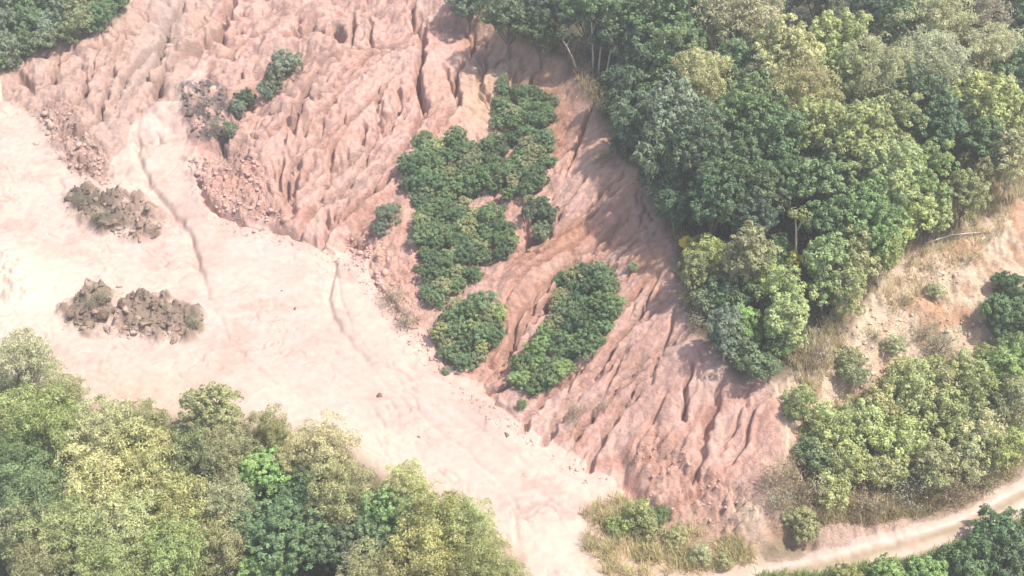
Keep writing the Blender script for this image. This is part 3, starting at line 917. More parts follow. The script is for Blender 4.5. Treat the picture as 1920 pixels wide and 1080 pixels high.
def make_trunk(seed, H, L, r0, base_frac=.3, lean=.05, stems=1):
    r = np.random.default_rng(seed + 1000)
    parts = []
    tips = [p for p, _ in L]
    for s in range(stems):
        off = r.normal(0, .12 if stems > 1 else 0, 3) * [1, 1, 0]
        top = np.array([r.normal(0, lean * H), r.normal(0, lean * H), H * .72]) * [1 + stems * .5, 1 + stems * .5, 1]
        ax = np.array(bend(off + np.array([0, 0, -.35]), top, r, 6, .03))
        rr = np.linspace(r0, r0 * .3, 7) / math.sqrt(stems)
        parts.append(tube(ax, rr, 7))
        for k, t in enumerate(tips):
            if k % stems != s:
                continue
            f = np.clip((t[2] / H) * .75 - r.uniform(.08, .22), base_frac, .97) * 6
            i = min(5, int(f))
            st = ax[i] + (ax[i + 1] - ax[i]) * (f - i)
            parts.append(tube(bend(st, t, r, 3, .06), np.linspace(rr[i] * .5, .02, 4), 5))
    return join(parts)


PROTO = {}


def proto(kind, seed, crown_kw, trunk_kw, hc, bark=None):
    V, F, T, L = make_crown(seed, **crown_kw)
    cm = mesh_from('foliage_' + kind, V, F, MAT_LEAF, T)
    tv, tf = make_trunk(seed, crown_kw['H'], L, **trunk_kw)
    tm = mesh_from('trunk_' + kind, tv, tf, bark or MAT_BARK, smooth=True)
    PROTO.setdefault(kind, []).append((cm, tm, crown_kw['R_'], hc))


for s in range(4):      # broad clumpy forest trees
    proto('broad', 100 + s, dict(R_=3.4 + .2 * s, H=9.5 + .4 * (s % 3), lobes=17 + s, clumps=17, nl=34, leaf=.34, wid=.19, low=.30, clump_r=.46, lobe_r=.40), dict(r0=.20, lean=.04), 6.3)
for s in range(3):      # fine-leaved feathery trees
    proto('feathery', 200 + s, dict(R_=3.4, H=8.2 + .4 * s, lobes=17, clumps=22, nl=36, leaf=.32, wid=.085, low=.12, clump_r=.60, lobe_r=.42, droop=.3, wild=.75, flat=1.2), dict(r0=.15, lean=.06), 5.0)
for s in range(3):      # upright young trees, narrower
    proto('slender', 300 + s, dict(R_=2.1, H=7.6 + .3 * s, lobes=12, clumps=13, nl=30, leaf=.30, wid=.15, low=.22, clump_r=.40, lobe_r=.46, taper=.35), dict(r0=.10, lean=.05), 4.6, MAT_PALE)
for s in range(4):      # dense scrub, leafy to the ground
    proto('shrub', 400 + s, dict(R_=2.0, H=2.9 + .2 * s, lobes=11, clumps=14, nl=30, leaf=.36, wid=.12, low=.02, clump_r=.34, lobe_r=.45, droop=.25, wild=.6), dict(r0=.10, stems=4, base_frac=.05, lean=.08), 1.4)
for s in range(3):      # loose fine bushes on the bank
    proto('bush', 500 + s, dict(R_=2.0, H=3.4 + .3 * s, lobes=11, clumps=15, nl=28, leaf=.24, wid=.11, low=.05, clump_r=.36, lobe_r=.40, wild=.7), dict(r0=.08, stems=3, base_frac=.1, lean=.08), 1.8, MAT_TWIG)
for s in range(2):      # dry bushes: many bare twigs, few leaves
    kw = dict(R_=1.7, H=2.4, lobes=10, clumps=7, nl=7, leaf=.20, wid=.07, low=.05, clump_r=.4, lobe_r=.45, wild=.9)
    V, F, T, L = make_crown(600 + s, **kw)
    cm = mesh_from('foliage_dry', V, F, MAT_LEAF, T)
    r = np.random.default_rng(650 + s)
    tw = [make_trunk(600 + s, 2.4, L, .06, .03, .06, 4)]
    for k in range(130):
        d = unit(r.normal(size=3) * [1, 1, .5] + [0, 0, .75])
        st = d * r.uniform(.3, 1.0) * [1.3, 1.3, 1.3]
        en = st + unit(d + r.normal(0, .45, 3)) * r.uniform(.5, 1.0)
        tw.append(tube(bend(st, en, r, 2, .08), [.022, .014, .006], 3))
    tv, tf = join(tw)
    PROTO.setdefault('dry', []).append((cm, mesh_from('twigs_dry', tv, tf, MAT_TWIG, smooth=True), 1.7, 1.2))

# one frond plant: long arching leaves from a short stem
for s in range(1):
    r = np.random.default_rng(700)
    cen, nrm, alo, ln = [], [], [], []
    for k in range(26):
        az, el = r.uniform(0, 6.283), r.uniform(.15, 1.1)
        d = np.array([math.cos(az) * math.cos(el), math.sin(az) * math.cos(el), math.sin(el)])
        for t in np.linspace(.15, 1, 9):
            p = np.array([0, 0, .9]) + d * 1.7 * t - np.array([0, 0, .55 * t * t])
            sd = unit(np.cross(d, [0, 0, 1]))
            for q in (-1, 1):
                cen.append(p + sd * q * .14)
                alo.append(sd * q + d * .7)
                nrm.append(np.array([0, 0, 1]) + sd * q * .3 + r.normal(0, .2, 3))
                ln.append(.42 * (1.15 - t * .6))
    cen, nrm, alo = map(np.array, (cen, nrm, alo))
    V, F, T = leaves(cen, nrm, alo, np.array(ln), .08, r.uniform(.2, .8, (len(cen), 2)), r)
    PROTO['frond'] = [(mesh_from('foliage_frond', V, F, MAT_LEAF, T), mesh_from('stem_frond', *tube([(0, 0, -.2), (.02, 0, .5), (0, 0, 1)], [.09, .08, .05]), MAT_TWIG, smooth=True), 1.7, .9)]

TONE = {'dark blue green': (.082, .135, .078), 'deep green': (.085, .160, .070), 'mid green': (.130, .220, .085), 'bright green': (.22, .34, .105),
        'yellow green': (.32, .365, .125), 'olive': (.27, .285, .125), 'pale olive': (.40, .395, .215), 'pale yellow green': (.44, .445, .175), 'dry brown': (.33, .25, .165), 'dusty grey': (.35, .33, .25),
        'golden tinged': (.42, .37, .15), 'yellow': (.58, .52, .13), 'grey green': (.17, .225, .145)}
NOUN = {'broad': ('broadleaf_tree', 'tree'), 'feathery': ('feathery_tree', 'tree'), 'slender': ('slender_tree', 'tree'), 'shrub': ('shrub', 'shrub'), 'bush': ('bush', 'bush'), 'dry': ('dry_bush', 'bush'), 'frond': ('frond_plant', 'plant')}
PLANTS = []
_pick = random.Random(3)


def plant(px, py, rpx, kind, tone, area, tall=1.0):
    """a plant whose crown is seen at that pixel, rooted on the ground below it"""
    pr = PROTO[kind]
    cm, tm, R_, hc = pr[len(PLANTS) % len(pr)] if len(pr) > 1 else pr[0]
    Rm = rpx * 140 / FPX
    for _ in range(3):
        off = hc * Rm / R_ * tall
        p = cast(px, py, off)
        d = float((p + [0, 0, off] - CAM) @ FW)
        Rm = rpx * d / FPX
    s = Rm / R_
    nm, cat = NOUN[kind]
    e = bpy.data.objects.new(nm, None)
    e.empty_display_size = .3
    e.location = (p[0], p[1], float(hgt(p[0], p[1])) - .06)
    e.rotation_euler = (_pick.uniform(-.05, .05), _pick.uniform(-.05, .05), _pick.uniform(0, 6.283))
    e.scale = (s * _pick.uniform(.94, 1.08), s * _pick.uniform(.94, 1.08), s * tall * _pick.uniform(.95, 1.06))
    COL.objects.link(e)
    c = np.array(TONE[tone])
    if tone != 'yellow':                                  # stands are fairly even in colour
        c = .75 * c + .25 * np.array((.30, .325, .155) if kind in ('feathery', 'bush') else (.20, .24, .13))
        c = .86 * c + .14 * c.mean()
    v = _pick.uniform(1.0, 1.35) * {'feathery': 1.25, 'bush': 1.25}.get(kind, 1.28)
    for part, me in (('trunk' if kind in ('broad', 'feathery', 'slender') else 'stem', tm), ('crown' if kind in ('broad', 'feathery', 'slender') else 'foliage', cm)):
        o = bpy.data.objects.new(part, me)
        o.parent = e
        o.color = (c[0] * v * _pick.uniform(.93, 1.07), c[1] * v, c[2] * v * _pick.uniform(.9, 1.1), 1)
        COL.objects.link(o)
    e['category'] = cat
    PLANTS.append((e, px, py, rpx, kind, tone, area))
    return e
# ------------------------------------------------------------------ where each one grows
DB, DG, MG, BG, YG, OL, PO, PY, BR, GY_, GO, YE, GG = 'dark blue green', 'deep green', 'mid green', 'bright green', 'yellow green', 'olive', 'pale olive', 'pale yellow green', 'dry brown', 'dusty grey', 'golden tinged', 'yellow', 'grey green'
WOOD = {
    'along the far edge of the wood': [(880, 2, 42, DB), (955, 22, 58, DB), (1035, 15, 52, DB), (1015, 55, 40, DG), (1100, 8, 55, DG), (1165, 35, 55, MG), (1250, 25, 75, MG), (1320, 5, 60, MG), (1390, 40, 82, GO and PO),
                                       (1450, 5, 36, DB), (1570, 70, 58, YG), (1630, 15, 50, DB), (1690, 50, 60, DG), (1745, 45, 76, PO), (1850, 35, 58, GY_), (1910, 15, 46, DB), (1810, -10, 50, YG), (1540, -20, 50, DB)],
    'beside the rim of the red slope': [(1130, 75, 45, DB), (1190, 110, 58, DB), (1150, 180, 58, DB), (1180, 250, 58, DB), (1225, 325, 66, DB), (1265, 385, 55, DG), (1205, 190, 50, MG), (1240, 280, 52, DG)],  # shaded side of the wood is put into these dark leaf tones
    'in the middle of the wood': [(1265, 100, 70, MG), (1310, 155, 66, PO), (1270, 215, 66, GG), (1390, 130, 60, MG), (1400, 215, 68, MG), (1480, 110, 72, PY), (1440, 170, 60, PO), (1500, 190, 68, GO), (1580, 150, 58, YG), (1640, 150, 66, PO), (1740, 130, 70, PO),
                                  (1860, 110, 58, PO), (1720, 185, 58, DG), (1850, 195, 76, YG), (1765, 235, 55, DG), (1910, 130, 48, MG), (1912, 225, 52, YG), (1330, 285, 74, DB), (1385, 335, 76, DG), (1465, 265, 72, MG), (1540, 255, 66, YG), (1605, 265, 72, YG), (1665, 240, 60, OL), (1480, 340, 58, DG), (1330, 60, 50, DG), (1560, 205, 45, MG)],
    'on the near side of the wood': [(1335, 385, 58, DG), (1410, 405, 46, DB), (1560, 345, 76, MG), (1650, 335, 76, YG), (1730, 325, 66, BG), (1560, 425, 58, MG), (1625, 420, 66, BG), (1695, 410, 58, YG), (1750, 400, 40, YG), (1815, 360, 46, OL), (1440, 375, 42, DB), (1860, 265, 50, MG)],
}
for area, lst in WOOD.items():
    for (x, y, r_, t) in sorted(lst, key=lambda q: q[1]):
        plant(x + (16 if 'rim' in area else 0), y, r_, 'shrub' if 'rim' in area else 'feathery' if t in (PO, GO, GY_) and r_ % 4 < 3 else 'broad', t, area, _pick.uniform(.92, 1.12) * (1.25 if 'rim' in area else 1))
for (x, y, r_, t) in [(1555, 505, 46, BG), (1605, 495, 46, OL), (1660, 470, 36, YG), (1590, 545, 36, OL), (1895, 310, 40, PO), (1840, 330, 30, OL)]:
    plant(x, y, r_, 'slender', t, 'along the top of the cream cliff')
for (x, y, r_, t) in [(1330, 475, 52, YG), (1400, 480, 50, OL), (1375, 540, 52, DG), (1440, 530, 48, YG), (1480, 560, 46, YG), (1340, 555, 44, GG), (1470, 600, 42, YG), (1395, 605, 40, BG), (1415, 670, 56, DG), (1365, 620, 38, GG), (1450, 640, 40, MG), (1300, 500, 34, OL), (1455, 470, 36, MG)]:
    plant(x, y, r_, 'slender' if r_ % 4 else 'bush', t, 'on the spur beside the cream cliff', .9)
plant(1492, 487, 20, 'bush', YE, 'at the foot of the bare pale sapling')
plant(1288, 455, 16, 'bush', YE, 'at the rim of the red slope')
plant(1440, 615, 30, 'frond', BR, 'in the scrub on the spur')
plant(1285, 560, 20, 'frond', PY, 'at the rim of the red slope')
plant(1312, 600, 26, 'dry', GY_, 'at the rim of the red slope')
plant(1535, 660, 34, 'dry', GY_, 'at the lower end of the cream cliff')

NEAR = [(45, 690, 62, PO), (30, 790, 60, YG), (115, 745, 46, OL), (105, 805, 66, YG), (40, 860, 58, MG), (195, 815, 66, PO), (270, 805, 52, OL), (60, 930, 66, MG), (180, 900, 76, PY), (290, 880, 76, PY), (365, 855, 58, OL), (45, 1000, 66, OL), (130, 1005, 76, YG), (240, 990, 76, PY),
        (340, 960, 76, PY), (330, 1055, 66, YG), (200, 1075, 66, YG), (80, 1075, 66, OL), (425, 850, 56, OL), (505, 815, 42, OL), (560, 850, 48, PO), (620, 845, 56, PO), (630, 925, 66, OL), (420, 1030, 56, OL), (765, 910, 46, PY), (805, 980, 66, YG), (790, 1050, 74, PY), (880, 1000, 54, YG), (905, 1060, 56, YG), (955, 1090, 36, OL), (425, 945, 54, PO), (0, 745, 45, YG), (700, 1080, 60, OL)]
for (x, y, r_, t) in sorted(NEAR, key=lambda q: q[1]):
    plant(x, y, r_, 'feathery', t, 'in the near wood at lower left')
for (x, y, r_, t) in [(400, 770, 62, OL), (490, 880, 56, BG), (575, 915, 56, DG), (485, 970, 56, MG), (540, 1015, 74, DG), (625, 1020, 60, DG), (490, 1080, 50, BG), (730, 960, 56, BG), (700, 1010, 50, MG)]:
    plant(x, y, r_, 'broad', t, 'in the near wood at lower left', .85)

BANK = [(1690, 695, 30, PY), (1745, 688, 28, YG), (1805, 690, 30, PO), (1850, 665, 28, YG), (1505, 755, 40, YG), (1560, 810, 54, PY), (1665, 748, 46, PY), (1620, 800, 54, YG), (1700, 735, 54, PY), (1690, 815, 60, YG), (1760, 725, 54, OL), (1770, 795, 56, YG), (1830, 725, 56, YG), (1900, 755, 50, OL), (1840, 795, 56, PO), (1872, 850, 50, YG), (1805, 855, 46, OL), (1740, 870, 52, OL), (1650, 875, 52, OL), (1585, 875, 52, YG), (1530, 850, 46, MG),
        (1560, 925, 42, YG), (1900, 825, 38, YG), (1735, 780, 40, PO), (1800, 760, 40, MG), (1600, 690, 36, OL), (1880, 690, 54, BG), (1915, 660, 46, MG)]
for (x, y, r_, t) in sorted(BANK, key=lambda q: q[1]):
    plant(x, y, r_, 'bush', t, 'on the bank above the track')
for (x, y, r_, t) in [(1455, 895, 44, BR), (1510, 915, 44, BR), (1625, 935, 42, BR), (1700, 925, 38, GY_), (1785, 915, 42, BR), (1845, 895, 36, OL), (1765, 640, 42, OL), (1735, 620, 32, GY_), (1460, 940, 34, GY_)]:
    plant(x, y, r_, 'dry', t, 'on the bank above the track')
for (x, y, r_, t) in [(1895, 555, 44, DG), (1905, 600, 46, DG), (1870, 590, 34, MG), (1880, 625, 30, DG)]:
    plant(x, y, r_, 'shrub', t, 'in the notch of the cream cliff')
plant(1500, 985, 36, 'shrub', OL, 'on the red cut beside the track')
for (x, y, r_, t) in [(1885, 1010, 52, DG), (1905, 1060, 54, DG), (1815, 1060, 46, MG), (1735, 1075, 38, BG), (1660, 1085, 36, BG), (1850, 1035, 40, MG), (1590, 1095, 30, YG)]:
    plant(x, y, r_, 'shrub', t, 'below the track at lower right')

SCRUB = {
    'in the patch under the red headwall': [(945, 170), (1000, 160), (1028, 200), (1028, 330), (990, 365), (930, 362), (895, 330), (905, 280), (932, 225)],
    'in the upper left scrub patch': [(765, 305), (800, 262), (860, 262), (900, 295), (900, 340), (870, 390), (830, 425), (790, 450), (775, 380)],
    'in the middle scrub patch': [(795, 425), (850, 405), (930, 405), (955, 430), (950, 468), (880, 530), (830, 560), (795, 568), (795, 500)],
    'in the lowest scrub patch': [(832, 582), (900, 560), (936, 582), (928, 640), (900, 685), (845, 680), (818, 640)],
    'in the slanting patch nearest the track': [(1055, 525), (1110, 508), (1160, 525), (1160, 570), (1118, 635), (1058, 695), (992, 738), (972, 726), (980, 672), (1040, 605)],
}


def fill(poly, gap, seed):
    q = random.Random(seed)
    got = []
    xs, ys = [p[0] for p in poly], [p[1] for p in poly]
    for _ in range(900):
        x, y = q.uniform(min(xs), max(xs)), q.uniform(min(ys), max(ys))
        ins = False
        for (ax, ay), (bx, by) in zip(poly, poly[1:] + poly[:1]):
            if (ay > y) != (by > y) and x < (bx - ax) * (y - ay) / (by - ay) + ax:
                ins = not ins
        if ins and all((x - u) ** 2 + ((y - v) * 1.15) ** 2 > gap ** 2 for u, v in got):
            got.append((x, y))
    return sorted(got, key=lambda g: g[1])


for ka, (area, poly) in enumerate(SCRUB.items()):
    for k, (x, y) in enumerate(fill(poly, 22, 50 + ka)):
        t = [DG, MG, OL, DG, MG][k % 5] if 'lowest' not in area else [MG, OL, MG, YG][k % 4]
        if 'slanting' in area and y > 620:
            t = [MG, BG][k % 2]
        plant(x, y, _pick.uniform(17, 26), 'shrub', t, area, _pick.uniform(.7, 1.0))
    mx_, my_ = sum(p[0] for p in poly) / len(poly), sum(p[1] for p in poly) / len(poly)
    for k, (x, y) in enumerate(poly):
        if k % 2 == ka % 2:
            f = _pick.uniform(1.06, 1.3)
            plant(mx_ + (x - mx_) * f, my_ + (y - my_) * f, _pick.uniform(7, 12), 'bush', [MG, OL, GG][k % 3], 'at the edge of the ' + area.split('the ')[1])
for (x, y, r_, t, a, kd) in [(1012, 405, 30, DB, 'right of the middle scrub patch', 'shrub'), (1018, 438, 22, GG, 'right of the middle scrub patch', 'shrub'), (728, 405, 24, GG, 'left of the middle scrub patch', 'shrub'), (715, 432, 18, GG, 'left of the middle scrub patch', 'shrub'),
                             (535, 125, 28, GG, 'in the gully at upper left', 'shrub'), (513, 155, 24, GG, 'in the gully at upper left', 'shrub'), (462, 188, 20, DB, 'in the gully at upper left', 'shrub'), (430, 245, 16, GG, 'in the gully at upper left', 'shrub'),
                             (735, 555, 34, GY_, 'at the foot of the slope', 'dry'), (765, 592, 28, GY_, 'at the foot of the slope', 'dry'), (1075, 770, 26, BR, 'on the lower slope', 'dry'), (1130, 758, 16, BR, 'on the lower slope', 'dry'), (1135, 822, 12, BR, 'on the lower slope', 'dry'),
                             (1195, 962, 34, YG, 'in the dry grass at the nose', 'bush'), (1235, 965, 26, DG, 'in the dry grass at the nose', 'bush'), (1215, 990, 28, OL, 'in the dry grass at the nose', 'bush'), (1130, 290, 22, OL, 'on the rim of the red slope', 'dry'), (635, 50, 12, GY_, 'in the broken ground at top left', 'dry'),
                             (165, 570, 20, DG, 'on the brown boulder heap', 'dry'), (145, 372, 16, DG, 'on the farther spoil heap', 'dry'), (180, 402, 18, DG, 'on the farther spoil heap', 'dry'), (190, 556, 20, OL, 'on the brown boulder heap', 'dry'), (360, 605, 20, GG, 'on the brown boulder heap', 'dry'), (310, 575, 14, BR, 'on the brown boulder heap', 'dry'), (200, 415, 16, GG, 'on the farther spoil heap', 'dry'), (380, 190, 20, GY_, 'on the dark grey outcrop', 'dry'), (405, 235, 18, GG, 'on the dark grey outcrop', 'dry'), (445, 205, 18, GG, 'in the gully at upper left', 'shrub'), (500, 175, 18, GG, 'in the gully at upper left', 'shrub'), (1160, 985, 24, YG, 'in the dry grass at the nose', 'bush'), (1265, 1005, 24, OL, 'in the dry grass at the nose', 'bush'), (1310, 1035, 24, PO, 'in the dry grass at the nose', 'bush'), (1360, 1050, 20, OL, 'in the dry grass at the nose', 'bush'),
                             (1640, 625, 26, PO, 'on the face of the cream cliff', 'dry'), (1700, 560, 22, OL, 'on the face of the cream cliff', 'dry'), (1590, 665, 26, OL, 'on the face of the cream cliff', 'bush'), (1755, 545, 20, PO, 'on the face of the cream cliff', 'bush'), (1680, 650, 24, PO, 'on the face of the cream cliff', 'bush'), (1820, 480, 22, PO, 'on the face of the cream cliff', 'dry'), (290, 432, 13, BR, 'on the farther spoil heap', 'dry'),
                             (1100, 505, 20, BR, 'above the slanting scrub patch', 'dry'), (1075, 500, 18, OL, 'above the slanting scrub patch', 'dry')]:
    plant(x, y, r_, kd, t, a)
for k, (x, y, r_) in enumerate([(15, 15, 36), (65, 10, 34), (118, 14, 34), (168, 8, 34), (212, 4, 28), (8, 55, 34), (52, 48, 32), (100, 48, 32), (148, 40, 32), (195, 32, 26), (5, 98, 30), (42, 88, 28), (86, 76, 26), (130, 64, 24), (-20, 125, 26), (22, 118, 18), (172, 48, 20)]):
    plant(x, y, r_, 'shrub', [GG, MG, GG, OL, MG][k % 5], 'in the scrub at top left', 1.15)
plant(70, 40, 13, 'bush', PY, 'in the scrub at top left')

# ------------------------------------------------------------------ labels: tone, kind, place; ordinals only where those repeat
ORD = ['first', 'second', 'third', 'fourth', 'fifth', 'sixth', 'seventh', 'eighth', 'ninth', 'tenth', 'eleventh', 'twelfth', 'thirteenth', 'fourteenth', 'fifteenth', 'sixteenth', 'seventeenth', 'eighteenth']
KIND_WORD = {'broad': ('broad crowned tree', 'broad crowned trees'), 'feathery': ('feathery tree', 'feathery trees'), 'slender': ('slender young tree', 'slender young trees'), 'shrub': ('leafy shrub', 'leafy shrubs'), 'bush': ('bush', 'bushes'), 'dry': ('twiggy bush', 'twiggy bushes'), 'frond': ('frond plant', 'frond plants')}
fam = {}
for p in PLANTS:
    fam.setdefault((p[6], p[4], p[5]), []).append(p)
for (area, kind, tone), ps in fam.items():
    ps.sort(key=lambda q: q[1])
    one, many = KIND_WORD[kind]
    for k, q in enumerate(ps):
        w = '' if len(ps) == 1 else 'leftmost ' if k == 0 else 'rightmost ' if k == len(ps) - 1 else ORD[k] + ' '
        q[0]['label'] = f'{w}{tone} {one} {"from left " if w and 0 < k < len(ps) - 1 else ""}{area}'
        q[0]['group'] = f'{NOUN[kind][1]}s {area}'.replace('bushs', 'bushes')
# ================================================================== ROCKS
def rock_material(name, c1, c2):
    m, nt, b = nodes_of(name)
    L, N = nt.links.new, nt.nodes.new
    tc = N('ShaderNodeTexCoord')
    oi = N('ShaderNodeObjectInfo')
    ad = N('ShaderNodeVectorMath')
    L(tc.outputs['Object'], ad.inputs[0])
    L(oi.outputs['Location'], ad.inputs[1])
    n = N('ShaderNodeTexNoise')
    n.inputs['Scale'].default_value, n.inputs['Detail'].default_value, n.inputs['Roughness'].default_value = 1.8, 8, .7
    L(ad.outputs[0], n.inputs['Vector'])
    cr = N('ShaderNodeValToRGB')
    cr.color_ramp.elements[0].position, cr.color_ramp.elements[1].position = .34, .66
    cr.color_ramp.elements[0].color, cr.color_ramp.elements[1].color = (*c1, 1), (*c2, 1)
    L(n.outputs[0], cr.inputs[0])
    mul = N('ShaderNodeMix')
    mul.data_type, mul.blend_type = 'RGBA', 'MULTIPLY'
    mul.inputs[0].default_value = 1
    L(cr.outputs[0], mul.inputs[6])
    L(oi.outputs['Color'], mul.inputs[7])
    L(mul.outputs[2], b.inputs['Base Color'])
    b.inputs['Roughness'].default_value = .9
    bp = N('ShaderNodeBump')
    bp.inputs['Strength'].default_value, bp.inputs['Distance'].default_value = .9, .08
    L(n.outputs[0], bp.inputs['Height'])
    L(bp.outputs[0], b.inputs['Normal'])
    return m


MAT_ROCK = rock_material('weathered_stone', (.09, .07, .055), (.30, .215, .165))


def rock_mesh(seed, sub=2):
    r = np.random.default_rng(seed)
    bm = bmesh.new()
    bmesh.ops.create_icosphere(bm, subdivisions=sub, radius=1)
    V = np.array([v.co[:] for v in bm.verts])
    F = np.array([[v.index for v in f.verts] for f in bm.faces])
    bm.free()
    V = V * (1 + .22 * fbm(V[:, 0] * 2 + 7 * seed, V[:, 1] * 2 + V[:, 2] * 1.7, 1.6, 3, seed)[:, None])
    for k in range(9):                       # broken faces
        d = unit(r.normal(size=3))
        h = r.uniform(.35, .75)
        t = V @ d
        V = V - d * np.maximum(t - h, 0)[:, None] * .97
    V *= np.array([r.uniform(.9, 1.25), r.uniform(.75, 1), r.uniform(.55, .85)])
    return mesh_from('rock', V, F, MAT_ROCK)


ROCKS = [rock_mesh(900 + k) for k in range(6)]


def loose_rock(px, py, rm, tone=1.0, parent=None, name='rock', sink=.55):
    p = cast(px, py, rm * .3)
    z = float(hgt(p[0], p[1])) + rm * (.62 - sink)
    o = bpy.data.objects.new(name, ROCKS[_pick.randrange(6)])
    rm *= _pick.uniform(.5, 1.45)
    o.scale = (rm * _pick.uniform(.8, 1.35), rm * _pick.uniform(.8, 1.2), rm * _pick.uniform(.8, 1.25))
    o.rotation_euler = (_pick.uniform(-.4, .4), _pick.uniform(-.4, .4), _pick.uniform(0, 6.28))
    o.color = (tone * _pick.uniform(.9, 1.1), tone, tone * _pick.uniform(.9, 1.05), 1)
    COL.objects.link(o)
    if parent is not None:
        o.parent = parent
        o.location = Vector((p[0], p[1], z)) - parent.location
    else:
        o.location = (p[0], p[1], z)
    return o


def heap(px, py, name, label, cat):
    p = cast(px, py)
    e = bpy.data.objects.new(name, None)
    e.location = p
    e.empty_display_size = .3
    e['label'], e['category'] = label, cat
    COL.objects.link(e)
    return e


h1 = heap(220, 410, 'rock_heap', 'dark stones on the farther of two spoil heaps on the pit floor', 'rock heap')
for (x, y, r_, t) in [(140, 372, .75, .55), (158, 366, .6, .5), (175, 372, .55, 1.1), (190, 378, .7, 1.5), (150, 392, .6, .6), (166, 400, .65, .8), (184, 396, .5, 1.3), (200, 400, .6, .7), (178, 414, .6, .9), (196, 420, .65, 1.0), (214, 412, .5, 1.2), (212, 432, .55, .8), (222, 424, .5, 1.2),
                      (232, 440, .4, 1.4), (250, 436, .45, 1.6), (268, 442, .4, 1.4), (292, 436, .5, 1.3), (300, 424, .4, 1.5), (226, 392, .4, 1.3), (205, 384, .45, .6), (260, 410, .35, 1.6), (240, 374, .4, 1.5), (168, 384, .42, .5), (132, 388, .4, .6)]:
    loose_rock(x + _pick.uniform(-8, 8), y + _pick.uniform(-5, 5), r_ * .95, t * 1.05, h1, sink=.55)
h2 = heap(240, 600, 'rock_heap', 'brown boulder heap with leafy weeds nearest the feathery trees', 'rock heap')
for (x, y, r_, t) in [(130, 585, .8, .9), (146, 596, .8, .8), (160, 586, .6, .5), (128, 602, .5, 1.3), (150, 560, .55, .45), (168, 566, .5, .6), (186, 558, .5, .7), (200, 566, .5, .5), (176, 580, .45, 1.3), (194, 590, .5, .5), (208, 580, .6, .6), (216, 598, .45, .5), (232, 564, .75, .55), (240, 576, .4, 1.5),
                      (190, 606, .5, .7), (172, 612, .5, 1.0), (206, 616, .4, 1.4), (226, 612, .55, 1.6), (238, 616, .5, 1.9), (256, 622, .5, 2.1), (276, 606, .6, 1.2), (290, 598, .55, 1.0), (286, 576, .5, 1.2), (306, 566, .5, 1.1), (318, 580, .55, 1.2), (300, 612, .5, .8), (316, 606, .7, .9),
                      (332, 616, .6, 1.0), (352, 600, .8, .6), (372, 604, .6, .9), (366, 618, .5, 1.0), (344, 628, .5, 1.1), (320, 632, .5, 1.1), (308, 590, .4, .6), (262, 590, .4, 1.4), (226, 540, .35, 1.4), (190, 540, .4, 1.4), (256, 541, .3, 1.3)]:
    loose_rock(x + _pick.uniform(-8, 8), y + _pick.uniform(-5, 5), r_ * 1.0, t * 1.05, h2, sink=.55)
h3 = heap(380, 210, 'rock_outcrop', 'dark grey rock outcrop at the head of the pale wash', 'rock outcrop')
for (x, y, r_, t) in [(348, 178, .9, .7), (362, 172, .7, 1.5), (378, 178, .8, .6), (350, 194, .8, .6), (366, 196, .9, .8), (382, 200, .8, .9), (396, 190, .7, .7), (356, 212, .7, .7), (374, 218, .8, .7), (392, 214, .8, .8), (408, 208, .7, .6), (366, 236, .7, .7), (386, 236, .8, .8), (404, 232, .8, .6), (416, 222, .6, .6), (410, 250, .6, .6), (392, 252, .6, .8), (372, 164, .5, 1.2)]:
    loose_rock(x, y, r_ * .8, t, h3, sink=.8)
for (x, y, r_, t, lab) in [(528, 545, .28, .9, 'small dark stone on the pit floor left of the winding channel'), (552, 578, .34, .8, 'larger of two dark stones on the pit floor left of the channel'), (785, 818, .42, 1.2, 'pale stone on the pit floor above the near yellow tree'),
                           (712, 742, .36, .8, 'dark stone at the bend of the short floor crack'), (66, 270, .5, 2.2, 'whitish boulder on the far left of the pit floor'), (950, 815, .4, .9, 'dark stone at the edge of the pit floor below the slope'), (118, 618, .3, .9, 'small stone just left of the brown boulder heap'),
                           (1410, 955, .5, 2.3, 'cream boulder at the nose of the slope'), (1030, 378, .55, 2.2, 'whitish boulder beside the lone dark shrub'), (845, 560, .4, 2.2, 'pale stone between the middle and lowest scrub patches'), (765, 640, .35, .9, 'dark stone below the grey twiggy bushes')]:
    o = loose_rock(x, y, r_ * .75, t, None, 'stone')
    o['label'], o['category'], o['group'] = lab, 'stone', 'loose stones'

# crumbled soil lumps lying at the foot of the face: too many and too small to count
MAT_CLOD = soil_material('crumbled_soil', .6, .1)


def scatter_in(pix, n, r, patchy=0):
    pl = wpoly(pix)
    lo, hi = pl.min(0), pl.max(0)
    out_ = []
    while len(out_) < n:
        q = r.uniform(lo, hi, (4 * n, 2))
        ins = np.zeros(len(q), bool)
        for (ax, ay), (bx, by) in zip(pl, np.roll(pl, -1, 0)):
            if ay != by:
                ins ^= ((ay > q[:, 1]) != (by > q[:, 1])) & (q[:, 0] < (bx - ax) * (q[:, 1] - ay) / (by - ay) + ax)
        if patchy:
            ins &= fbm(q[:, 0], q[:, 1], patchy, 3, 17) + r.normal(0, .12, len(q)) > .0
        out_ += q[ins].tolist()
    return np.array(out_[:n])


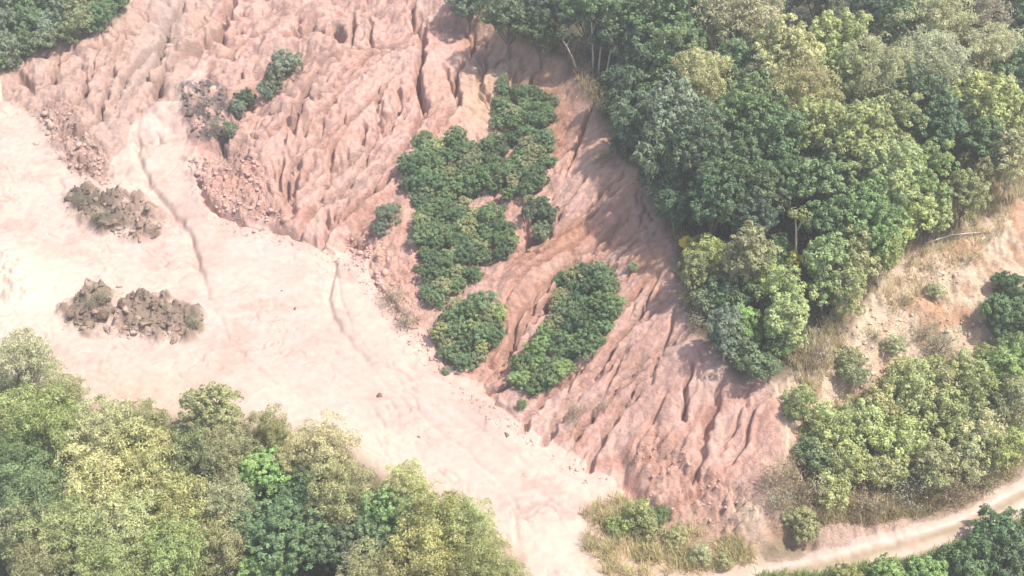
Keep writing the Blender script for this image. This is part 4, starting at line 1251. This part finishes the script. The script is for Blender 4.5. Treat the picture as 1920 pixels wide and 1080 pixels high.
r = np.random.default_rng(41)
bm = bmesh.new()
bmesh.ops.create_icosphere(bm, subdivisions=1, radius=1)
IV = np.array([v.co[:] for v in bm.verts])
IF = np.array([[v.index for v in f.verts] for f in bm.faces])
bm.free()
pts, siz = [], []
for pix, n, s0 in (([(350, 300), (470, 290), (545, 425), (440, 408), (390, 380)], 260, .22), ([(60, 215), (130, 200), (225, 345), (185, 350), (130, 325)], 200, .24), ([(130, 365), (230, 355), (325, 430), (250, 455), (160, 415)], 240, .17), ([(115, 580), (170, 540), (300, 560), (395, 605), (300, 645), (150, 620)], 320, .18),
                   ([(1170, 880), (1230, 800), (1300, 860), (1430, 960), (1380, 1020), (1230, 960)], 120, .12), ([(640, 440), (700, 420), (770, 570), (720, 560), (660, 490)], 160, .18), ([(335, 165), (425, 150), (440, 260), (370, 265)], 160, .2),
                   ([(1480, 800), (1640, 560), (1800, 450), (1850, 640), (1700, 690)], 260, .15), ([(700, 550), (800, 600), (840, 690), (780, 640)], 80, .15), ([(500, 560), (1000, 900), (1050, 1000), (600, 780)], 60, .06), ([(380, 385), (600, 455), (700, 500), (840, 690), (1000, 820), (1150, 900), (1100, 910), (900, 780), (740, 620), (640, 500), (420, 430)], 450, .11)):
    n *= 2
    pts.append(scatter_in(pix, n, r))
    siz.append(s0 * .5 * r.lognormal(0, .55, n))
pts, siz = np.concatenate(pts), np.concatenate(siz)
n = len(pts)
zz = hgt(pts[:, 0], pts[:, 1])
sc = siz[:, None, None] * r.uniform(.5, 1.6, (n, 1, 3)) * np.array([1, 1, .75])
V = IV[None] * (1 + r.normal(0, .2, (n, len(IV), 1))) * sc + np.concatenate([pts, zz[:, None] + siz[:, None] * .2], 1)[:, None, :]
F = (IF[None] + (np.arange(n) * len(IV))[:, None, None]).reshape(-1, 3)
me = mesh_from('soil_clods', V.reshape(-1, 3), F, MAT_CLOD)
fi, fj = ((pts[:, 0] - X0) / DX).astype(int), ((pts[:, 1] - Y0) / DX).astype(int)
cc = np.repeat(S[fj, fi], len(IV), 0)
a = me.attributes.new('soil', 'FLOAT_COLOR', 'POINT')
a.data.foreach_set('color', np.concatenate([cc, np.ones((len(cc), 1))], 1).astype(np.float32).ravel())
o = bpy.data.objects.new('soil_clods', me)
o['kind'], o['label'] = 'stuff', 'crumbled lumps of pink soil strewn at the foot of the face'
COL.objects.link(o)


# ================================================================== GRASS AND UNDERGROWTH
def blades(name, pts, n_per, h, w, tone, label, spread=.25, lean=.45, seed=1):
    r = np.random.default_rng(seed)
    n = len(pts) * n_per
    b = np.repeat(pts, n_per, 0) + r.normal(0, spread, (n, 2))
    z = hgt(b[:, 0], b[:, 1])
    hh = h * r.lognormal(0, .3, n)
    az = r.uniform(0, 6.283, n)
    le = lean * r.uniform(.2, 1.3, n)
    d = np.stack([np.cos(az) * le, np.sin(az) * le, np.ones(n)], 1)
    sd = np.stack([-np.sin(az), np.cos(az), np.zeros(n)], 1)
    p0 = np.stack([b[:, 0], b[:, 1], z - .03], 1)
    p1 = p0 + d * hh[:, None] * .55
    p2 = p0 + d * hh[:, None] * np.array([1.5, 1.5, .95])
    ww = (w * r.uniform(.7, 1.3, n))[:, None]
    V = np.stack([p0 - sd * ww * .4, p0 + sd * ww * .4, p1 + sd * ww * .5, p1 - sd * ww * .5, p2], 1)
    base = np.arange(n)[:, None] * 5
    F = np.concatenate([base + [0, 1, 2], base + [0, 2, 3], base + [3, 2, 4]])
    t = np.repeat(np.repeat(r.uniform(.1, .9, (len(pts), 2)), n_per, 0), 5, 0)
    me = mesh_from(name, V.reshape(-1, 3), F, MAT_LEAF, np.clip(t + r.normal(0, .1, t.shape), 0, 1))
    o = bpy.data.objects.new(name, me)
    o.color = (*tone, 1)
    o['kind'], o['label'] = 'stuff', label
    COL.objects.link(o)
    return o


r = np.random.default_rng(43)
g1 = np.concatenate([scatter_in([(1120, 985), (1180, 950), (1250, 985), (1380, 1010), (1420, 1050), (1300, 1075), (1130, 1085)], 420, r, 2.5), scatter_in([(1095, 960), (1170, 930), (1180, 970), (1100, 1040)], 90, r, 1.5)])
blades('dry_grass', g1, 14, .75, .05, (.55, .49, .28), 'tall straw coloured grass at the nose of the red slope', seed=2)
g2 = np.concatenate([scatter_in([(1700, 1060), (1920, 985), (1960, 1080), (1600, 1110)], 700, r), scatter_in([(1420, 1085), (1560, 1080), (1700, 1055), (1760, 1090), (1450, 1120)], 360, r)])
blades('green_grass', g2, 12, .7, .07, (.25, .33, .12), 'green grass below the dirt track at lower right', seed=3)
g3 = np.concatenate([scatter_in([(1500, 800), (1640, 720), (1900, 660), (1920, 880), (1800, 950), (1650, 985), (1520, 1000), (1470, 900)], 1100, r), scatter_in([(1470, 980), (1640, 940), (1780, 900), (1800, 945), (1660, 985), (1560, 990)], 260, r)])
blades('bank_grass', g3, 12, .7, .06, (.42, .36, .21), 'tangled straw and olive grass between the bushes on the bank', seed=4)
g4 = np.concatenate([scatter_in([(1500, 690), (1600, 590), (1660, 500), (1760, 430), (1920, 350), (1920, 320), (1740, 410), (1620, 500), (1560, 590), (1480, 680)], 520, r),
                     scatter_in([(1640, 560), (1760, 440), (1900, 390), (1880, 440), (1760, 520), (1680, 600)], 130, r), scatter_in([(1770, 330), (1920, 290), (1920, 380), (1790, 420)], 220, r), scatter_in([(1480, 700), (1560, 620), (1600, 640), (1520, 760)], 90, r)])
blades('cliff_grass', g4, 13, .8, .05, (.58, .50, .32), 'pale dry grass hanging along the top of the cream cliff', seed=5)
g5 = np.concatenate([scatter_in([(860, 15), (1000, 78), (1060, 100), (1090, 160), (1135, 225), (1165, 285), (1220, 345), (1258, 420), (1280, 510), (1300, 600), (1330, 600), (1300, 480), (1240, 340), (1150, 200), (1080, 90), (1000, 55), (900, 0)], 620, r)])
blades('rim_grass', g5, 12, .6, .05, (.40, .33, .20), 'thin brownish grass along the rim of the red slope', seed=6)
# low leafy undergrowth under the woods
g6 = np.concatenate([scatter_in([(860, -20), (1000, 60), (1090, 110), (1170, 260), (1270, 420), (1310, 600), (1400, 700), (1500, 680), (1620, 520), (1800, 400), (1920, 340), (1940, -40)], 2600, r), scatter_in([(-60, 120), (90, 75), (230, 30), (230, -60), (-60, -60)], 500, r),
                     scatter_in([(-60, 720), (130, 790), (330, 805), (500, 815), (640, 865), (760, 935), (860, 1000), (950, 1075), (900, 1200), (0, 1200)], 1500, r)])
k = 16
n = len(g6) * k
b = np.repeat(g6, k, 0) + r.normal(0, .35, (n, 2))
cz = hgt(b[:, 0], b[:, 1]) + r.uniform(.05, .75, n)
V, F, T = leaves(np.stack([b[:, 0], b[:, 1], cz], 1), r.normal(0, .6, (n, 3)) + [0, 0, 1], r.normal(0, 1, (n, 3)), .34 * r.uniform(.7, 1.3, n), .16 * r.uniform(.7, 1.3, n), np.repeat(r.uniform(.1, .9, (len(g6), 2)), k, 0), r)
o = bpy.data.objects.new('undergrowth', mesh_from('undergrowth', V, F, MAT_LEAF, T))
o.color = (.14, .17, .095, 1)
o['kind'], o['label'] = 'stuff', 'low leafy undergrowth covering the ground beneath the trees'
COL.objects.link(o)


# ================================================================== SINGLE TREES WITH BARE STEMS
def pole(name, px, py, label, cat, pts, rad, mat, group=None, part='trunk'):
    p = cast(px, py)
    e = bpy.data.objects.new(name, None)
    e.location = (p[0], p[1], float(hgt(p[0], p[1])) - .05)
    e.empty_display_size = .3
    e['label'], e['category'] = label, cat
    if group:
        e['group'] = group
    COL.objects.link(e)
    o = bpy.data.objects.new(part, mesh_from(part, *join([tube(q, w, 7) for q, w in zip(pts, rad)]), mat, smooth=True))
    o.parent = e
    COL.objects.link(o)
    return e


def ball(e, c, R_, n, tone, seed, name='leaf_tuft', leaf=.34, wid=.2):
    r = np.random.default_rng(seed)
    d = sphere_dirs(n, r, -.9)
    q = np.array(c) + d * R_ * r.uniform(.45, 1.05, (n, 1)) * [1, 1, .85]
    V, F, T = leaves(q, d + r.normal(0, .4, (n, 3)) + [0, 0, .3], d + r.normal(0, .5, (n, 3)), leaf * r.uniform(.7, 1.3, n), wid * r.uniform(.7, 1.3, n), np.clip(r.normal(.5, .22, (n, 2)), 0, 1), r)
    o = bpy.data.objects.new(name, mesh_from(name, V, F, MAT_LEAF, T))
    o.parent = e
    o.color = (*tone, 1)
    COL.objects.link(o)


e = pole('sapling', 1487, 505, 'bare pale sapling with two round leaf tufts before a dark gap', 'sapling',
         [[(0, 0, 0), (-.05, 0, 2.6), (-.3, 0, 4.6), (-.55, .05, 6.0)], [(-.25, 0, 4.4), (.05, 0, 5.2), (.08, 0, 6.0)]], [[.13, .12, .10, .06], [.08, .06, .04]], MAT_PALE)
ball(e, (-.75, 0, 6.4), .62, 110, (.30, .32, .15), 71)
ball(e, (.12, 0, 6.2), .8, 170, (.27, .30, .12), 72)
for (x, y, dx, h, lab) in [(1082, 132, -2.0, 4.2, 'leaning bare pale trunk at the rim above the red headwall'), (1112, 128, -.4, 6.0, 'tall pale trunk standing in the dark edge of the wood'), (1122, 140, .2, 4.0, 'thin pale stem just right of the tall pale trunk'), (1136, 150, .5, 4.2, 'thin pale stem leaning right in the dark edge of the wood')]:
    e = pole('bare_stem_tree', x, y, lab, 'tree', [[(0, 0, 0), (dx * .3, .1, h * .4), (dx * .65, 0, h * .75), (dx, .1, h)], [(dx * .65, 0, h * .75), (dx * .65 + .5, .2, h * 1.0)]], [[.13, .11, .09, .05], [.06, .03]], MAT_PALE, 'bare pale stems at the edge of the wood')
    ball(e, (dx, .1, h + .2), .7, 120, (.075, .11, .06), 80 + int(x), 'leaf_tuft')
    ball(e, (dx * .65 + .5, .2, h), .5, 70, (.075, .11, .06), 90 + int(x), 'leaf_tuft')
for k, (x, y, h, lab) in enumerate([(1652, 492, 2.6, 'leftmost pale stem above the cream cliff'), (1668, 488, 2.8, 'second pale stem from left above the cream cliff'), (1690, 480, 2.6, 'third pale stem from left above the cream cliff'), (1772, 435, 4.6, 'tall thin pale stem at the middle of the cliff top'), (1790, 350, 3.4, 'left one of the pale stems in the gap behind the cliff'), (1806, 345, 3.8, 'middle one of the pale stems in the gap behind the cliff'), (1830, 340, 3.4, 'right one of the pale stems in the gap behind the cliff')]):
    e = pole('bare_stem_tree', x, y, lab, 'tree', [[(0, 0, 0), (.1, 0, h * .5), (.35, 0, h)]], [[.09, .07, .03]], MAT_PALE, 'pale stems above the cream cliff')
    ball(e, (.35, 0, h), .8, 130, (.20, .23, .10), 110 + k, 'leaf_tuft')
# fallen branch on the cliff top
p0, p1 = cast(1735, 458), cast(1850, 438)
ax = np.array([p0, p0 * .6 + p1 * .4 + [0, 0, .5], p1 + [0, 0, .1]])
br = [tube(ax - p0, [.05, .08, .05], 6), tube([ax[2] - p0, ax[2] - p0 + [.9, -.6, .1], ax[2] - p0 + [1.2, -1.5, -.5]], [.05, .04, .015], 5), tube([ax[1] - p0, ax[1] - p0 + [.6, .5, .5]], [.05, .015], 5)]
o = bpy.data.objects.new('fallen_branch', mesh_from('fallen_branch', *join(br), MAT_PALE, smooth=True))
o.location = p0 + [0, 0, .12]
o['label'], o['category'] = 'long pale fallen branch lying along the top of the cream cliff', 'branch'
COL.objects.link(o)
# leafless grey bush in front of the near trees
r = np.random.default_rng(77)
tw = []
for k in range(26):
    az = r.uniform(0, 6.283)
    d = np.array([math.cos(az) * .5, math.sin(az) * .5, 1.2]) * r.uniform(.7, 1.2)
    a_ = np.array([0, 0, .2])
    m_ = a_ + d * 1.4
    tw.append(tube(bend(a_, m_, r, 3, .05), [.05, .04, .03, .02], 4))
    for q in range(3):
        tw.append(tube(bend(m_ - d * .3 * q, m_ - d * .3 * q + unit(d + r.normal(0, .6, 3)) * r.uniform(.6, 1.2), r, 2, .08), [.025, .016, .006], 3))
pp = cast(665, 1045, 5.6)
e = bpy.data.objects.new('leafless_tree', None)
e.location = (pp[0], pp[1], float(hgt(pp[0], pp[1])))
e['label'], e['category'] = 'leafless grey tree among the dark crowns at the lower edge', 'tree'
COL.objects.link(e)
o = bpy.data.objects.new('branches', mesh_from('branches', *join(tw), MAT_PALE, smooth=True))
o.parent = e
o.location = (0, 0, 3.6)
COL.objects.link(o)
o = bpy.data.objects.new('trunk', mesh_from('trunk', *tube([(0, 0, -.3), (.1, 0, 2), (0, .05, 4)], [.16, .13, .09], 7), MAT_PALE, smooth=True))
o.parent = e
COL.objects.link(o)
# ================================================================== AIR
HAZE_D = .0008
if HAZE_D > 0:
    bm = bmesh.new()
    bmesh.ops.create_cube(bm, size=1)
    for v in bm.verts:
        v.co = Vector((v.co.x * 1800, v.co.y * 1800 + 300, (v.co.z + .5) * (CAM_H + 6 + 30) - 30))
    me = bpy.data.meshes.new('haze')
    bm.to_mesh(me)
    bm.free()
    m = bpy.data.materials.new('haze_air')
    m.use_nodes = True
    nt = m.node_tree
    nt.nodes.remove(nt.nodes['Principled BSDF'])
    pv = nt.nodes.new('ShaderNodeVolumePrincipled')
    pv.inputs['Color'].default_value = (.98, .98, .98, 1)
    pv.inputs['Density'].default_value = HAZE_D
    pv.inputs['Anisotropy'].default_value = .2
    nt.links.new(pv.outputs[0], nt.nodes['Material Output'].inputs['Volume'])
    me.materials.append(m)
    o = bpy.data.objects.new('haze', me)
    o['kind'], o['label'] = 'stuff', 'thin pale haze in the air over the pit'
    COL.objects.link(o)
